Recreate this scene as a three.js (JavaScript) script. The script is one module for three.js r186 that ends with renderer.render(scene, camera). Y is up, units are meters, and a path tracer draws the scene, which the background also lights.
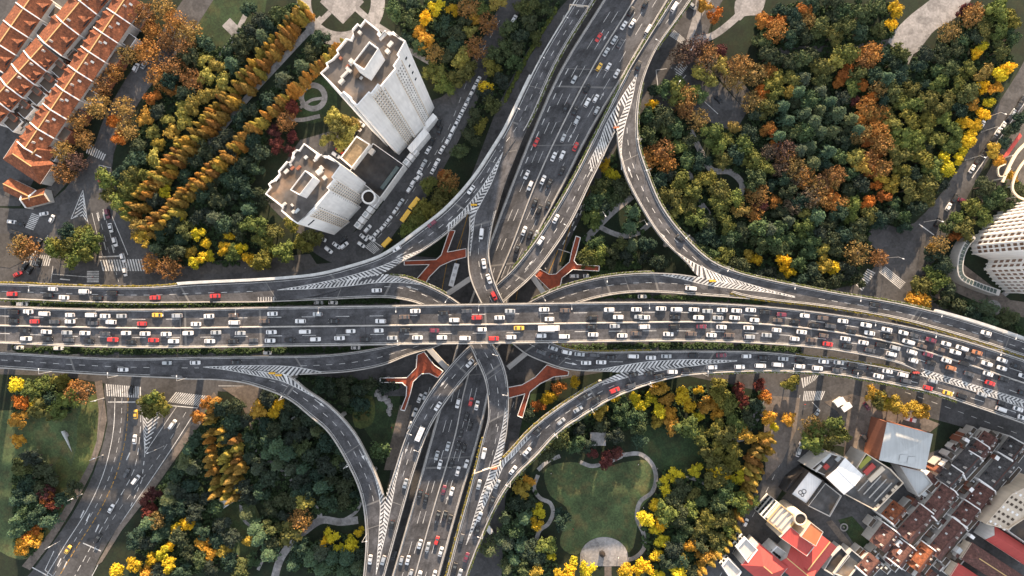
import * as THREE from 'three';
import { MarchingCubes } from 'three/addons/objects/MarchingCubes.js';
import { mergeGeometries } from 'three/addons/utils/BufferGeometryUtils.js';

// ---------------------------------------------------------------- camera, sky, sun, exposure
const H = 280, K = 0.49;                       // drone height above the streets, metres per picture unit at street level
const scene = new THREE.Scene();
const camera = new THREE.PerspectiveCamera(2 * Math.atan(288 * K / H) * 180 / Math.PI, 1024 / 576, 1, 3000);
camera.position.set(0, H, 0); camera.up.set(0, 0, -1); camera.lookAt(0, 0, 0);
const renderer = new THREE.WebGLRenderer({ antialias: true });
renderer.setSize(1024, 576);
renderer.toneMapping = THREE.LinearToneMapping;
renderer.toneMappingExposure = 4.5;
renderer.shadowMap.enabled = true;
const SUN = new THREE.Vector3(0.15, 0.29, -1).normalize();   // low sun beyond the top of the picture
{
  const W = 256, Hh = 128, d = new Float32Array(W * Hh * 4);
  for (let j = 0; j < Hh; j++) for (let i = 0; i < W; i++) {
    const el = ((j + 0.5) / Hh - 0.5) * Math.PI, az = ((i + 0.5) / W - 0.5) * 2 * Math.PI;
    const v = new THREE.Vector3(Math.cos(el) * Math.cos(az), Math.sin(el), Math.cos(el) * Math.sin(az));
    const up = Math.max(0, v.y), c = Math.max(0, v.dot(SUN));
    const hz = Math.pow(1 - up, 2.2), glow = 0.55 * Math.pow(c, 6) * (0.35 + 0.65 * hz) ;
    const k = v.y < 0 ? 0.35 : 1, o = (j * W + i) * 4, s = 0.40;
    d[o] = s * k * (0.42 + 0.72 * hz + glow * 1.25); d[o + 1] = s * k * (0.46 + 0.70 * hz + glow * 0.95); d[o + 2] = s * k * (0.54 + 0.66 * hz + glow * 0.6); d[o + 3] = 1;
  }
  const t = new THREE.DataTexture(d, W, Hh, THREE.RGBAFormat, THREE.FloatType);
  t.mapping = THREE.EquirectangularReflectionMapping; t.magFilter = THREE.LinearFilter; t.minFilter = THREE.LinearFilter; t.needsUpdate = true;
  scene.background = t; scene.environment = t;
}
const sun = new THREE.DirectionalLight(new THREE.Color(1.0, 0.74, 0.50), 3.2);
sun.position.copy(SUN).multiplyScalar(600); sun.target.position.set(0, 0, 0);
sun.castShadow = true; sun.shadow.radius = 1.5; sun.shadow.mapSize.set(4096, 4096);
Object.assign(sun.shadow.camera, { left: -420, right: 420, top: 260, bottom: -260, near: 1, far: 1600 });
scene.add(sun, sun.target);


// ---------------------------------------------------------------- helpers
const at = (px, py, h = 0) => { const s = K * (H - h) / H; return new THREE.Vector3((px - 512) * s, h, (py - 288) * s); };
let seed = 12345;
const rnd = () => { seed = (seed + 0x6d2b79f5) | 0; let t = Math.imul(seed ^ (seed >>> 15), 1 | seed); t = (t + Math.imul(t ^ (t >>> 7), 61 | t)) ^ t; return ((t ^ (t >>> 14)) >>> 0) / 4294967296; };
const rr = (a, b) => a + (b - a) * rnd();
const pick = (a) => a[Math.floor(rnd() * a.length)];
const taken = new Map();
const numbered = (n) => { const c = taken.get(n) || 0; taken.set(n, c + 1); return c ? n + '_' + String(c).padStart(3, '0') : n; };
const labels = new Map();
function tag(o, label, category, group) {
  o.userData.label = label; o.userData.category = category; if (group) o.userData.group = group;
  labels.set(label, (labels.get(label) || 0) + 1);
  return o;
}
function thing(name, label, category, pos, group) {
  const g = new THREE.Group(); g.name = numbered(name); if (pos) g.position.copy(pos); scene.add(g);
  return tag(g, label, category, group);
}
function mesh(name, geo, mat, parent = scene) {
  const m = new THREE.Mesh(geo, mat); m.name = parent === scene ? numbered(name) : name; m.castShadow = m.receiveShadow = true; parent.add(m); return m;
}
function struct(name, geo, mat) { const m = mesh(name, geo, mat); m.userData.kind = 'structure'; return m; }
const ord = (n) => n + (n % 100 > 10 && n % 100 < 14 ? 'th' : ['th', 'st', 'nd', 'rd'][n % 10] || 'th');
const V2 = (p) => new THREE.Vector2(p[0], p[1]);
function inPoly(x, y, P) { let c = false; for (let i = 0, j = P.length - 1; i < P.length; j = i++) { const a = P[i], b = P[j]; if ((a[1] > y) !== (b[1] > y) && x < (b[0] - a[0]) * (y - a[1]) / (b[1] - a[1]) + a[0]) c = !c; } return c; }
const chop = (s) => s.trim().split(/\s+/).map((w) => w.split(','));
const pts = (s) => chop(s).map((w) => w.map(Number));
function geoOf(pos, idx, uv) {
  const g = new THREE.BufferGeometry(); g.setAttribute('position', new THREE.Float32BufferAttribute(pos, 3));
  if (uv) g.setAttribute('uv', new THREE.Float32BufferAttribute(uv, 2));
  g.setIndex(idx); g.computeVertexNormals(); return g;
}
// a flat polygon drawn on the ground plan; uv in metres
function flatGeo(P, y, holes) {
  const W = (p) => { const v = at(p[0], p[1], 0); return new THREE.Vector2(v.x, -v.z); };
  const s = new THREE.Shape(P.map(W)); (holes || []).forEach((h) => s.holes.push(new THREE.Path(h.map(W))));
  const g = new THREE.ShapeGeometry(s); g.rotateX(-Math.PI / 2); g.translate(0, y, 0);
  const p = g.attributes.position, uv = g.attributes.uv; for (let i = 0; i < p.count; i++) uv.setXY(i, p.getX(i), p.getZ(i));
  return g;
}
// a raised slab (pavement, plaza) with real kerb sides
function slabGeo(P, y0, y1) {
  const W = (p) => { const v = at(p[0], p[1], 0); return new THREE.Vector2(v.x, -v.z); };
  const g = new THREE.ExtrudeGeometry(new THREE.Shape(P.map(W)), { depth: y1 - y0, bevelEnabled: false });
  g.rotateX(-Math.PI / 2); g.translate(0, y0, 0);
  const p = g.attributes.position, uv = g.attributes.uv; for (let i = 0; i < p.count; i++) uv.setXY(i, p.getX(i), p.getZ(i));
  return g;
}
// an upright prism over a plan given at height h (picture units at that height)
function prism(P, hTop, h0, hPlan = hTop) {
  const W = (p) => { const v = at(p[0], p[1], hPlan); return new THREE.Vector2(v.x, -v.z); };
  const g = new THREE.ExtrudeGeometry(new THREE.Shape(P.map(W)), { depth: hTop - h0, bevelEnabled: false });
  g.rotateX(-Math.PI / 2); g.translate(0, h0, 0); return g;
}
const box = (w, h, d, x = 0, y = 0, z = 0, ry = 0) => { const g = new THREE.BoxGeometry(w, h, d); g.translate(0, 0, 0); if (ry) g.rotateY(ry); g.translate(x, y, z); return g; };
const smooth = (P, n = 8, closed = false) => { const c = new THREE.CatmullRomCurve3(P.map((p) => new THREE.Vector3(p[0], p[1], 0)), closed, 'centripetal'); return c.getSpacedPoints(P.length * n).map((v) => [v.x, v.y]); };
function ribbonPx(P, wid) { // widen a polyline (picture units) into a polygon
  const l = [], r = [];
  P.forEach((p, i) => { const a = P[Math.max(0, i - 1)], b = P[Math.min(P.length - 1, i + 1)], dx = b[0] - a[0], dy = b[1] - a[1], n = Math.hypot(dx, dy) || 1, w = typeof wid === 'function' ? wid(i / (P.length - 1)) : wid; l.push([p[0] - dy / n * w / 2, p[1] + dx / n * w / 2]); r.push([p[0] + dy / n * w / 2, p[1] - dx / n * w / 2]); });
  return l.concat(r.reverse());
}

// ---------------------------------------------------------------- textures
const HASH = (x, y, s) => { let n = Math.imul(x, 374761393) + Math.imul(y, 668265263) + Math.imul(s, 974711); n = Math.imul(n ^ (n >>> 13), 1274126177); return ((n ^ (n >>> 16)) >>> 0) / 4294967296; };
function vnoise(x, y, per, s) {
  const xi = Math.floor(x), yi = Math.floor(y), fx = x - xi, fy = y - yi, u = fx * fx * (3 - 2 * fx), v = fy * fy * (3 - 2 * fy), m = (a) => ((a % per) + per) % per;
  const a = HASH(m(xi), m(yi), s), b = HASH(m(xi + 1), m(yi), s), c = HASH(m(xi), m(yi + 1), s), d = HASH(m(xi + 1), m(yi + 1), s);
  return a + (b - a) * u + (c - a) * v + (a - b - c + d) * u * v;
}
function fbm(u, v, base, oct, s) { let t = 0, a = 0.5, w = 0, p = base; for (let o = 0; o < oct; o++) { t += a * vnoise(u * p, v * p, p, s + o); w += a; a *= 0.55; p *= 2; } return t / w; }
function tex(n, metres, fn, srgb = true) {
  const d = new Uint8Array(n * n * 4);
  for (let j = 0; j < n; j++) for (let i = 0; i < n; i++) { const c = fn(i / n, j / n), o = (j * n + i) * 4; for (let k = 0; k < 3; k++) d[o + k] = Math.max(0, Math.min(255, c[k] * 255)); d[o + 3] = 255; }
  const t = new THREE.DataTexture(d, n, n); t.wrapS = t.wrapT = THREE.RepeatWrapping; t.magFilter = THREE.LinearFilter; t.minFilter = THREE.LinearMipmapLinearFilter; t.generateMipmaps = true;
  if (srgb) t.colorSpace = THREE.SRGBColorSpace; t.repeat.set(1 / metres, 1 / metres); t.needsUpdate = true; return t;
}
const grey = (v) => [v, v, v];
// streaks run along u (the driving direction on decks)
const asphaltTex = tex(512, 30, (u, v) => { const st = vnoise(u * 6, v * 40, 40, 3) * 0.5 + vnoise(u * 3, v * 20, 20, 9) * 0.5, f = fbm(u, v, 8, 6, 5), g = fbm(u, v, 64, 3, 8), p = fbm(u, v, 4, 3, 77); const x = 0.66 + 0.26 * (st - 0.5) + 0.26 * (f - 0.5) + 0.20 * (g - 0.5) + (p > 0.58 ? 0.08 : p < 0.42 ? -0.08 : 0); return [x * 1.0, x * 0.99, x * 0.985]; });
const streetTex = tex(512, 40, (u, v) => { const f = fbm(u, v, 5, 6, 15), g = fbm(u, v, 50, 3, 18), p = fbm(u, v, 7, 2, 27); const x = 0.66 + 0.26 * (f - 0.5) + 0.2 * (g - 0.5) + (p > 0.64 ? -0.07 : 0); return [x, x * 0.99, x * 0.98]; });
const concreteTex = tex(256, 12, (u, v) => { const f = fbm(u, v, 5, 5, 31), g = fbm(u, v, 40, 2, 36); const x = 0.88 + 0.2 * (f - 0.5) + 0.14 * (g - 0.5); return [x, x * 0.99, x * 0.975]; });
const grassTex = tex(512, 36, (u, v) => { const f = fbm(u, v, 4, 6, 41), g = fbm(u, v, 60, 3, 46), w = fbm(u, v, 9, 3, 48); const x = 0.62 + 0.5 * (f - 0.5) + 0.3 * (g - 0.5); return [x * (0.85 + 0.5 * Math.max(0, w - 0.45)), x, x * 0.8]; });
const wornTex = tex(256, 30, (u, v) => { const f = fbm(u, v, 10, 5, 51), g = fbm(u, v, 60, 2, 52); const x = 0.85 + 0.35 * (f - 0.5) + 0.25 * (g - 0.5); return grey(x); });
const tileTex = tex(256, 6, (u, v) => { const r = Math.abs(Math.sin(u * Math.PI * 20)), f = fbm(u, v, 6, 5, 61), k = HASH(Math.floor(u * 20), Math.floor(v * 14), 6); const x = 0.74 + 0.12 * (r - 0.5) + 0.4 * (f - 0.5) + 0.2 * (k - 0.5); return [x, x * 0.97, x * 0.95]; });
const wallTex = tex(256, 20, (u, v) => { const f = fbm(u, v, 4, 5, 71), s = vnoise(u * 40, v * 3, 40, 73); const x = 0.955 + 0.10 * (f - 0.5) + 0.06 * (s - 0.5); return [x, x * 0.995, x * 0.985]; });
const roofTex = tex(512, 26, (u, v) => { const f = fbm(u, v, 4, 5, 81), g = fbm(u, v, 9, 4, 83), q = fbm(u, v, 3, 3, 87); const x = 0.58 + 0.5 * (f - 0.5) + 0.25 * (g - 0.5), m = Math.max(0, Math.min(1, (q - 0.48) * 5)); return [x * (1 + 0.34 * m), x * (1 + 0.16 * m), x * (1 - 0.02 * m)]; });
const lin = (r, g, b) => new THREE.Color().setRGB(r, g, b);
const std = (r, g, b, rough = 0.9, o = {}) => new THREE.MeshStandardMaterial({ color: lin(r, g, b), roughness: rough, ...o });
const M = {
  newDeck: std(0.158, 0.163, 0.176, 0.88, { map: asphaltTex }), deck: std(0.175, 0.180, 0.195, 0.88, { map: asphaltTex }), street: std(0.195, 0.198, 0.207, 0.92, { map: streetTex }),
  paint: std(0.78, 0.78, 0.76, 0.8, { map: wornTex }), yellowPaint: std(0.55, 0.30, 0.04, 0.8, { map: wornTex }),
  concrete: std(0.52, 0.515, 0.505, 0.9, { map: concreteTex }), pale: std(0.66, 0.68, 0.68, 0.75, { map: concreteTex }), joint: std(0.2, 0.2, 0.2, 0.85, { map: concreteTex }),
  pave: std(0.20, 0.195, 0.19, 0.95, { map: streetTex }), path: std(0.72, 0.71, 0.71, 0.95, { map: streetTex }), tanpave: std(0.42, 0.36, 0.31, 0.95, { map: streetTex }),
  redDeck: std(0.78, 0.17, 0.075, 0.8, { map: streetTex }), white: std(0.82, 0.82, 0.81, 0.75, { map: wallTex }),
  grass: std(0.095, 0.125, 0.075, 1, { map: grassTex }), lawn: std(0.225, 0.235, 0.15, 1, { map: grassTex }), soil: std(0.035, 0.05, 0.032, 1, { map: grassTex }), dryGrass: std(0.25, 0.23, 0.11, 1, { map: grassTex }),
  steel: std(0.62, 0.63, 0.64, 0.4, { metalness: 0.3 }), dark: std(0.03, 0.03, 0.033, 0.6), glass: std(0.035, 0.045, 0.055, 0.12), yellow: std(0.75, 0.42, 0.03, 0.6), red: std(0.5, 0.04, 0.03, 0.6),
};
const blockers = [];            // building plans in street-level picture units
const toPx = (v, h = 0) => [512 + v.x / K * H / (H - h), 288 + v.z / K * H / (H - h)];
// ---------------------------------------------------------------- foliage
function leafCloud(list) { // list of {p, n, s}: one folded leaf spray each
  const pos = [], col = [], nor = [];
  const a = new THREE.Vector3(), b = new THREE.Vector3(), n = new THREE.Vector3();
  for (const q of list) {
    n.copy(q.n).add(a.set(rr(-1, 1), rr(-1, 1), rr(-1, 1)).multiplyScalar(q.j ?? 0.75)).normalize();
    a.set(rr(-1, 1), rr(-1, 1), rr(-1, 1)).cross(n).normalize(); b.crossVectors(n, a);
    const w = q.s * rr(0.6, 1.15), l = q.s * rr(0.9, 1.5), k = rr(0.72, 1.28) * (q.t || 1), c = [k * rr(0.9, 1.1), k, k * rr(0.85, 1.1)];
    const P = [[-0.1, -0.5], [0.55, -0.05], [0.1, 0.55], [-0.5, 0.08]].map(([x, y]) => q.p.clone().addScaledVector(a, x * w).addScaledVector(b, y * l).addScaledVector(n, -(x * x + y * y) * 0.25 * w));
    for (const i of [0, 1, 2, 0, 2, 3]) { pos.push(P[i].x, P[i].y, P[i].z); col.push(...c); nor.push(n.x, n.y, n.z); }
  }
  const g = new THREE.BufferGeometry(); g.setAttribute('position', new THREE.Float32BufferAttribute(pos, 3)); g.setAttribute('normal', new THREE.Float32BufferAttribute(nor, 3)); g.setAttribute('color', new THREE.Float32BufferAttribute(col, 3)); return g;
}
function coreGeo(rx, ry, cy, k) {
  const g = new THREE.IcosahedronGeometry(1, 2).toNonIndexed(), p = g.attributes.position; const c = [];
  for (let i = 0; i < p.count; i++) { const x = p.getX(i), y = p.getY(i), z = p.getZ(i), r = k * (0.8 + 0.5 * vnoise(x * 2 + 9, y * 2 + z * 3 + 9, 64, 4)); p.setXYZ(i, x * r * rx, cy + y * r * ry, z * r * rx); c.push(1, 1, 1); }
  g.setAttribute('color', new THREE.Float32BufferAttribute(c, 3)); g.deleteAttribute('uv'); g.computeVertexNormals(); return g;
}
const sphereDir = () => { const y = rr(-1, 1), a = rr(0, 6.2832), r = Math.sqrt(1 - y * y); return new THREE.Vector3(r * Math.cos(a), y, r * Math.sin(a)); };
// unit crowns: radius 1, foot at y = 0, height given
function roundCrown(h, nc, nl, leaf, spread = 1, clump = 0.3) {
  const list = [], lobes = [], cores = [], nlob = 4 + Math.floor(rnd() * 3), a0 = rr(0, 6.28);
  for (let k = 0; k < nlob; k++) { const a = a0 + k * 6.283 / nlob + rr(-0.4, 0.4), r = k ? rr(0.38, 0.66) : 0.1; lobes.push(new THREE.Vector3(Math.cos(a) * r, h * (k ? rr(0.36, 0.66) : 0.72), Math.sin(a) * r)); }
  lobes.forEach((L) => { const g = coreGeo(0.36 * spread, h * 0.20, L.y - 0.10, 0.8); g.translate(L.x, 0, L.z); cores.push(g); });
  for (let c = 0; c < nc; c++) {
    const d = sphereDir(); d.y = Math.abs(d.y) * 1.15 - 0.3; const L = lobes[c % nlob], C = new THREE.Vector3(L.x + d.x * 0.40 * spread, L.y + d.y * h * 0.24, L.z + d.z * 0.40 * spread), cr = clump * rr(0.55, 1.25), tone = rr(0.8, 1.22);
    for (let i = 0; i < nl; i++) { const e = sphereDir(); if (e.y < -0.4) e.y *= -0.6; const p = C.clone().addScaledVector(e, cr * Math.pow(rnd(), 0.35)); list.push({ p, n: e, s: leaf * rr(0.7, 1.3), t: tone }); }
  }
  return mergeGeometries([leafCloud(list), ...cores]);
}
function openCrown(h, nc, nl, leaf) { // plane tree: airy, wide, sprays on limbs
  const list = [];
  for (let c = 0; c < nc; c++) { const a = rr(0, 6.28), r = Math.sqrt(rnd()) * 0.92, C = new THREE.Vector3(Math.cos(a) * r, h * rr(0.35, 1.0) * (1 - 0.35 * r * r), Math.sin(a) * r), cr = rr(0.12, 0.3); for (let i = 0; i < nl; i++) { const e = sphereDir(); list.push({ p: C.clone().addScaledVector(e, cr * Math.sqrt(rnd())), n: e, s: leaf * rr(0.7, 1.3), j: 1.2 }); } }
  return mergeGeometries([leafCloud(list), coreGeo(0.55, h * 0.28, h * 0.42, 0.62)]);
}
function coneCrown(h, n, leaf) { // dawn redwood: plume of drooping sprays with a blunt tip
  const list = [];
  for (let i = 0; i < n; i++) { const t = Math.pow(rnd(), 1.1), a = rr(0, 6.28), ring = 0.86 + 0.14 * Math.sin(t * 40 + a) + 0.18 * Math.sin(a * 4 + t * 14), r = Math.pow(1 - t, 0.55) * ring * Math.pow(rnd(), 0.32), p = new THREE.Vector3(Math.cos(a) * r, h * (0.04 + 0.95 * t), Math.sin(a) * r); list.push({ p, n: new THREE.Vector3(Math.cos(a), 0.7, Math.sin(a)), s: leaf * rr(0.7, 1.35) * (1.1 - 0.35 * t), j: 0.7 }); }
  return leafCloud(list);
}
function cedarCrown(h, nb, nl, leaf) { // tiered boughs radiating like feathers
  const list = [];
  for (let b = 0; b < nb; b++) { const t = rnd(), a = rr(0, 6.28), R = (1 - 0.75 * t) * rr(0.75, 1.05); for (let i = 0; i < nl; i++) { const k = Math.pow(rnd(), 0.7), w = 0.18 * (1 - k * 0.5), p = new THREE.Vector3(Math.cos(a) * R * k + rr(-w, w), h * (0.2 + 0.78 * t) - k * k * 0.22 + rr(-0.05, 0.08), Math.sin(a) * R * k + rr(-w, w)); list.push({ p, n: new THREE.Vector3(Math.cos(a) * 0.4, 1, Math.sin(a) * 0.4), s: leaf * rr(0.8, 1.3), j: 0.6 }); } }
  return mergeGeometries([leafCloud(list), coreGeo(0.6, h * 0.36, h * 0.42, 0.7)]);
}
const CROWN = {
  round: [0, 1, 2, 3, 4, 5].map(() => roundCrown(1.5, 80, 13, 0.105, 1.02, 0.19)), lumpy: [0, 1, 2, 3, 4, 5].map(() => roundCrown(1.45, 110, 10, 0.095, 1.05, 0.145)), open: [0, 1, 2, 3, 4].map(() => openCrown(1.5, 130, 8, 0.10)),
  cone: [0, 1, 2, 3, 4].map(() => coneCrown(5.4, 1300, 0.32)), cedar: [0, 1, 2, 3, 4].map(() => cedarCrown(1.7, 70, 15, 0.11)),
};
const coneTrunk = (() => { const a = new THREE.CylinderGeometry(0.3, 1, 1, 7); a.translate(0, 0.5, 0); return a; })();
const bark = std(0.09, 0.07, 0.055, 1), barkPale = std(0.17, 0.15, 0.125, 1);
const trunkGeo = (() => { const a = new THREE.CylinderGeometry(0.45, 1, 1, 7); a.translate(0, 0.5, 0); const gs = [a]; for (let i = 0; i < 4; i++) { const c = new THREE.CylinderGeometry(0.12, 0.4, 0.62, 5); c.translate(0, 0.31, 0); c.rotateZ(0.5); c.scale(6, 1, 6); c.scale(0.62, 1, 0.62); c.rotateY(i * 1.57 + 0.4); c.translate(0, 0.8, 0); gs.push(c); } return mergeGeometries(gs); })();
const leafMat = (r, g, b) => new THREE.MeshPhysicalMaterial({ color: lin(r, g, b), roughness: 0.95, vertexColors: true, side: THREE.DoubleSide, specularIntensity: 0.25 });
const TINT = (r, g, b) => [leafMat(r, g, b), leafMat(r * 1.22, g * 1.06, b * 0.9), leafMat(r * 0.76, g * 0.92, b), leafMat(r * 0.85, g * 0.78, b * 0.9), leafMat(r * 1.05, g * 1.2, b * 1.15)];
// kind -> crown family, tints, word for the label, category-like noun, radius m, height m
const KIND = {
  cam: ['lumpy', TINT(0.120, 0.132, 0.038), 'yellow-green camphor', [4.4, 6.4], 1.75], grn: ['round', TINT(0.070, 0.095, 0.044), 'mid-green broadleaf', [4.2, 6.0], 1.8],
  dgr: ['round', TINT(0.042, 0.062, 0.042), 'dark green evergreen', [3.8, 5.6], 1.8], blu: ['cedar', TINT(0.068, 0.098, 0.058), 'blue-green cedar', [4.4, 6.2], 2.2],
  yel: ['round', TINT(0.56, 0.41, 0.03), 'golden yellow ginkgo', [2.8, 4.6], 2.0], oye: ['lumpy', TINT(0.40, 0.25, 0.045), 'amber yellow elm', [3.4, 5.0], 1.8],
  ora: ['round', TINT(0.34, 0.135, 0.035), 'bright orange maple', [3.2, 4.8], 1.8], obr: ['open', TINT(0.27, 0.155, 0.055), 'brownish orange plane', [4.6, 6.4], 1.8],
  brn: ['open', TINT(0.135, 0.092, 0.066), 'brown oak', [4.4, 6.0], 1.8], red: ['round', TINT(0.095, 0.032, 0.030), 'dark red maple', [3.2, 4.8], 1.7],
  lim: ['lumpy', TINT(0.27, 0.22, 0.06), 'pale lime linden', [3.6, 5.2], 2.0], con: ['cone', TINT(0.27, 0.15, 0.04), 'rust-orange redwood', [1.8, 2.5], 5.5], coy: ['cone', TINT(0.29, 0.205, 0.045), 'olive gold redwood', [1.8, 2.5], 5.4],
};
const shrubGeo = [0, 1, 2].map(() => { const list = []; for (let i = 0; i < 22; i++) { const e = sphereDir(); e.y = Math.abs(e.y); list.push({ p: e.clone().multiplyScalar(rr(0.5, 1)), n: e, s: 0.75, j: 0.6 }); } return leafCloud(list); });
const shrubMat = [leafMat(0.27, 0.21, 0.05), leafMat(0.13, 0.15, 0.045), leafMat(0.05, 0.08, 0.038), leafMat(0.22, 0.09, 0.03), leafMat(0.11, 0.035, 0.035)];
function shrubs(name, P, parent, r, mi) {
  if (!P.length) return; const im = new THREE.InstancedMesh(shrubGeo[P.length % 3], shrubMat[mi], P.length), m = new THREE.Matrix4(), q = new THREE.Quaternion(), up = new THREE.Vector3(0, 1, 0);
  P.forEach((p, i) => { const s = r * rr(0.7, 1.35); m.compose(p, q.setFromAxisAngle(up, rr(0, 6.28)), new THREE.Vector3(s, s * rr(0.7, 1.2), s)); im.setMatrixAt(i, m); });
  im.name = parent === scene ? numbered(name) : name; im.castShadow = im.receiveShadow = true; im.userData.kind = 'stuff'; parent.add(im); return im;
}
// ---------------------------------------------------------------- elevated roads
const decks = {};
function deck(id, o) {
  const fillH = (P) => { const a = P.map((p) => p.slice()); let last = 0; for (let i = 0; i < a.length; i++) if (a[i][2] !== undefined) { for (let k = last + 1; k < i; k++) a[k][2] = a[last][2] + (a[i][2] - a[last][2]) * (k - last) / (i - last); last = i; } return a; };
  const L = fillH(pts(o.L)), R = pts(o.R);
  const cl = new THREE.CatmullRomCurve3(L.map((p) => new THREE.Vector3(p[0], p[1], p[2])), false, 'centripetal'), cr = new THREE.CatmullRomCurve3(R.map((p) => new THREE.Vector3(p[0], p[1], 0)), false, 'centripetal');
  cl.arcLengthDivisions = cr.arcLengthDivisions = 900;
  const n = Math.round(cl.getLength() / 5), pl = cl.getSpacedPoints(n), pr = cr.getSpacedPoints(n);
  const S = pl.map((p, i) => ({ l: [p.x, p.y], r: [pr[i].x, pr[i].y], h: p.z }));
  let len = 0; S.forEach((s, i) => { s.wl = at(s.l[0], s.l[1], s.h); s.wr = at(s.r[0], s.r[1], s.h); s.c = [(s.l[0] + s.r[0]) / 2, (s.l[1] + s.r[1]) / 2]; s.wc = s.wl.clone().lerp(s.wr, 0.5); if (i) len += s.wc.distanceTo(S[i - 1].wc); s.u = len; s.w = s.wl.distanceTo(s.wr); });
  const g = thing('flyover', o.label, 'overpass', null, 'elevated roads of the interchange');
  const D = { id, S, len, g, o, flip: o.flip, marks: [] }; decks[id] = D;
  // carriageway sheet
  { const pos = [], uv = [], idx = [];
    S.forEach((s, i) => { for (const [q, v] of [[s.wl, 0], [s.wr, s.w]]) { pos.push(q.x, q.y, q.z); uv.push(s.u, v); } if (i) { const a = 2 * i - 2; idx.push(a, a + 1, a + 3, a, a + 3, a + 2); } });
    const m = mesh('carriageway', geoOf(pos, idx, uv), o.mat || M.deck, g); D.sheet = m; }
  // box girder below
  { const prof = [[-0.02, -0.05], [-0.02, -0.45], [0.24, -0.75], [0.30, -1.7], [0.70, -1.7], [0.76, -0.75], [1.02, -0.45], [1.02, -0.05]];
    mesh('girder', loft(S, prof.map(([f, y]) => (s) => { const p = s.wl.clone().lerp(s.wr, f); p.y += y; return p; }), false), M.concrete, g); }
  const near = (p) => { let b = 0, bd = 1e9; S.forEach((s, i) => { const d = Math.hypot(s.c[0] - p[0], s.c[1] - p[1]); if (d < bd) { bd = d; b = i; } }); return b; };
  D.near = near;
  const range = (r) => r ? [near(r[0]), near(r[1])].sort((a, b) => a - b) : [0, S.length - 1];
  const wall = (side, r, w, h, mat, name, off = 0) => {
    const [a, b] = range(r), T = S.slice(a, b + 1); if (T.length < 2) return;
    const f = (s, k) => { const A = side === 'l' ? s.wl : s.wr, B = side === 'l' ? s.wr : s.wl, d = B.clone().sub(A).normalize(); return A.clone().addScaledVector(d, k); };
    mesh(name, loft(T, [[off, -0.3], [off + 0.04, h], [off + w - 0.08, h], [off + w, 0.004]].map(([k, y]) => (s) => { const p = f(s, k); p.y += y; return p; }), true), mat, g);
  };
  for (const r of o.parL || [null]) if (r !== false) wall('l', r, o.pwL || 0.5, 1.05, o.matL || M.concrete, 'parapet');
  for (const r of o.parR || [null]) if (r !== false) wall('r', r, o.pwR || 0.5, 1.05, o.matR || M.concrete, 'parapet');
  for (const [side, r, w, h] of o.walls || []) wall(side, r, w, h, M.pale, 'noise_barrier', -w + 0.2);
  for (const [side, r] of o.plant || []) {
    const [a, b] = range(r), T = S.slice(a, b + 1); if (T.length < 2) continue;
    const f = (s, k, y) => { const A = side === 'l' ? s.wl : s.wr, B = side === 'l' ? s.wr : s.wl, d = B.clone().sub(A).normalize(), p = A.clone().addScaledVector(d, k); p.y += y; return p; };
    mesh('planter', loft(T, [[-0.95, -0.2], [-0.95, 0.5], [-0.03, 0.5], [-0.03, -0.2]].map(([k, y]) => (s) => f(s, k, y)), true), M.concrete, g);
    const hp = [], step = 0.5; let u = T[0].u;
    for (let i = 1; i < T.length; i++) while (u < T[i].u) { const q = (u - T[i - 1].u) / (T[i].u - T[i - 1].u); const A = f(T[i - 1], rr(-0.9, -0.2), 0.5), B = f(T[i], rr(-0.9, -0.2), 0.5); hp.push(A.lerp(B, q)); u += step * rr(0.5, 1.3); }
    shrubs('planter_shrubs', hp, g, 0.42, pick([0, 0, 1]));
  }
  // painted edge lines and lane dashes
  const [e0, e1] = [o.edge ?? 1.0, o.edgeR ?? o.edge ?? 1.0];
  if (o.edgeL !== false) (o.edgeLr || [null]).forEach((r) => line(D, (s) => e0 / s.w, 0.2, 0, 0, ...range(r)));
  if (o.edgeRr !== false) (o.edgeRr || [null]).forEach((r) => line(D, (s) => 1 - e1 / s.w, 0.2, 0, 0, ...range(r)));
  for (const q of o.dash || []) line(D, typeof q[0] === 'function' ? q[0] : () => q[0], q[1], q[2], q[3], ...range(q[4]));
  { let u = 20; S.forEach((s, i) => { if (s.u < u || i > S.length - 3) return; u = s.u + 36 + 6 * HASH(i, 3, id.length); const t = S[i + 1], d = t.wc.clone().sub(s.wc).normalize(), A = s.wl.clone().lerp(s.wr, 0.05), B = s.wl.clone().lerp(s.wr, 0.95), q = []; for (const [X, k] of [[A, -0.2], [B, -0.2], [B, 0.2], [A, 0.2]]) { const z = X.clone().addScaledVector(d, k); q.push(z.x, z.y + 0.007, z.z); } mesh('deck_seam', geoOf(q, [0, 1, 2, 0, 2, 3], [0, 0, 1, 0, 1, 1, 0, 1]), HASH(i, 9, 1) < 0.5 ? M.joint : M.dark, g); }); }
  for (const p of o.joints || []) { const i = near(p), s = S[i], t = S[Math.min(i + 1, S.length - 1)], d = t.wc.clone().sub(s.wc).normalize(), A = s.wl.clone().lerp(s.wr, 0.06), B = s.wl.clone().lerp(s.wr, 0.94), q = []; for (const [X, k] of [[A, -0.45], [B, -0.45], [B, 0.45], [A, 0.45]]) { const z = X.clone().addScaledVector(d, k); z.y += 0.008; q.push(z.x, z.y, z.z); } mesh('expansion_joint', geoOf(q, [0, 1, 2, 0, 2, 3], [0, 0, 1, 0, 1, 1, 0, 1]), M.joint, g); }
  return D;
}
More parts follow.
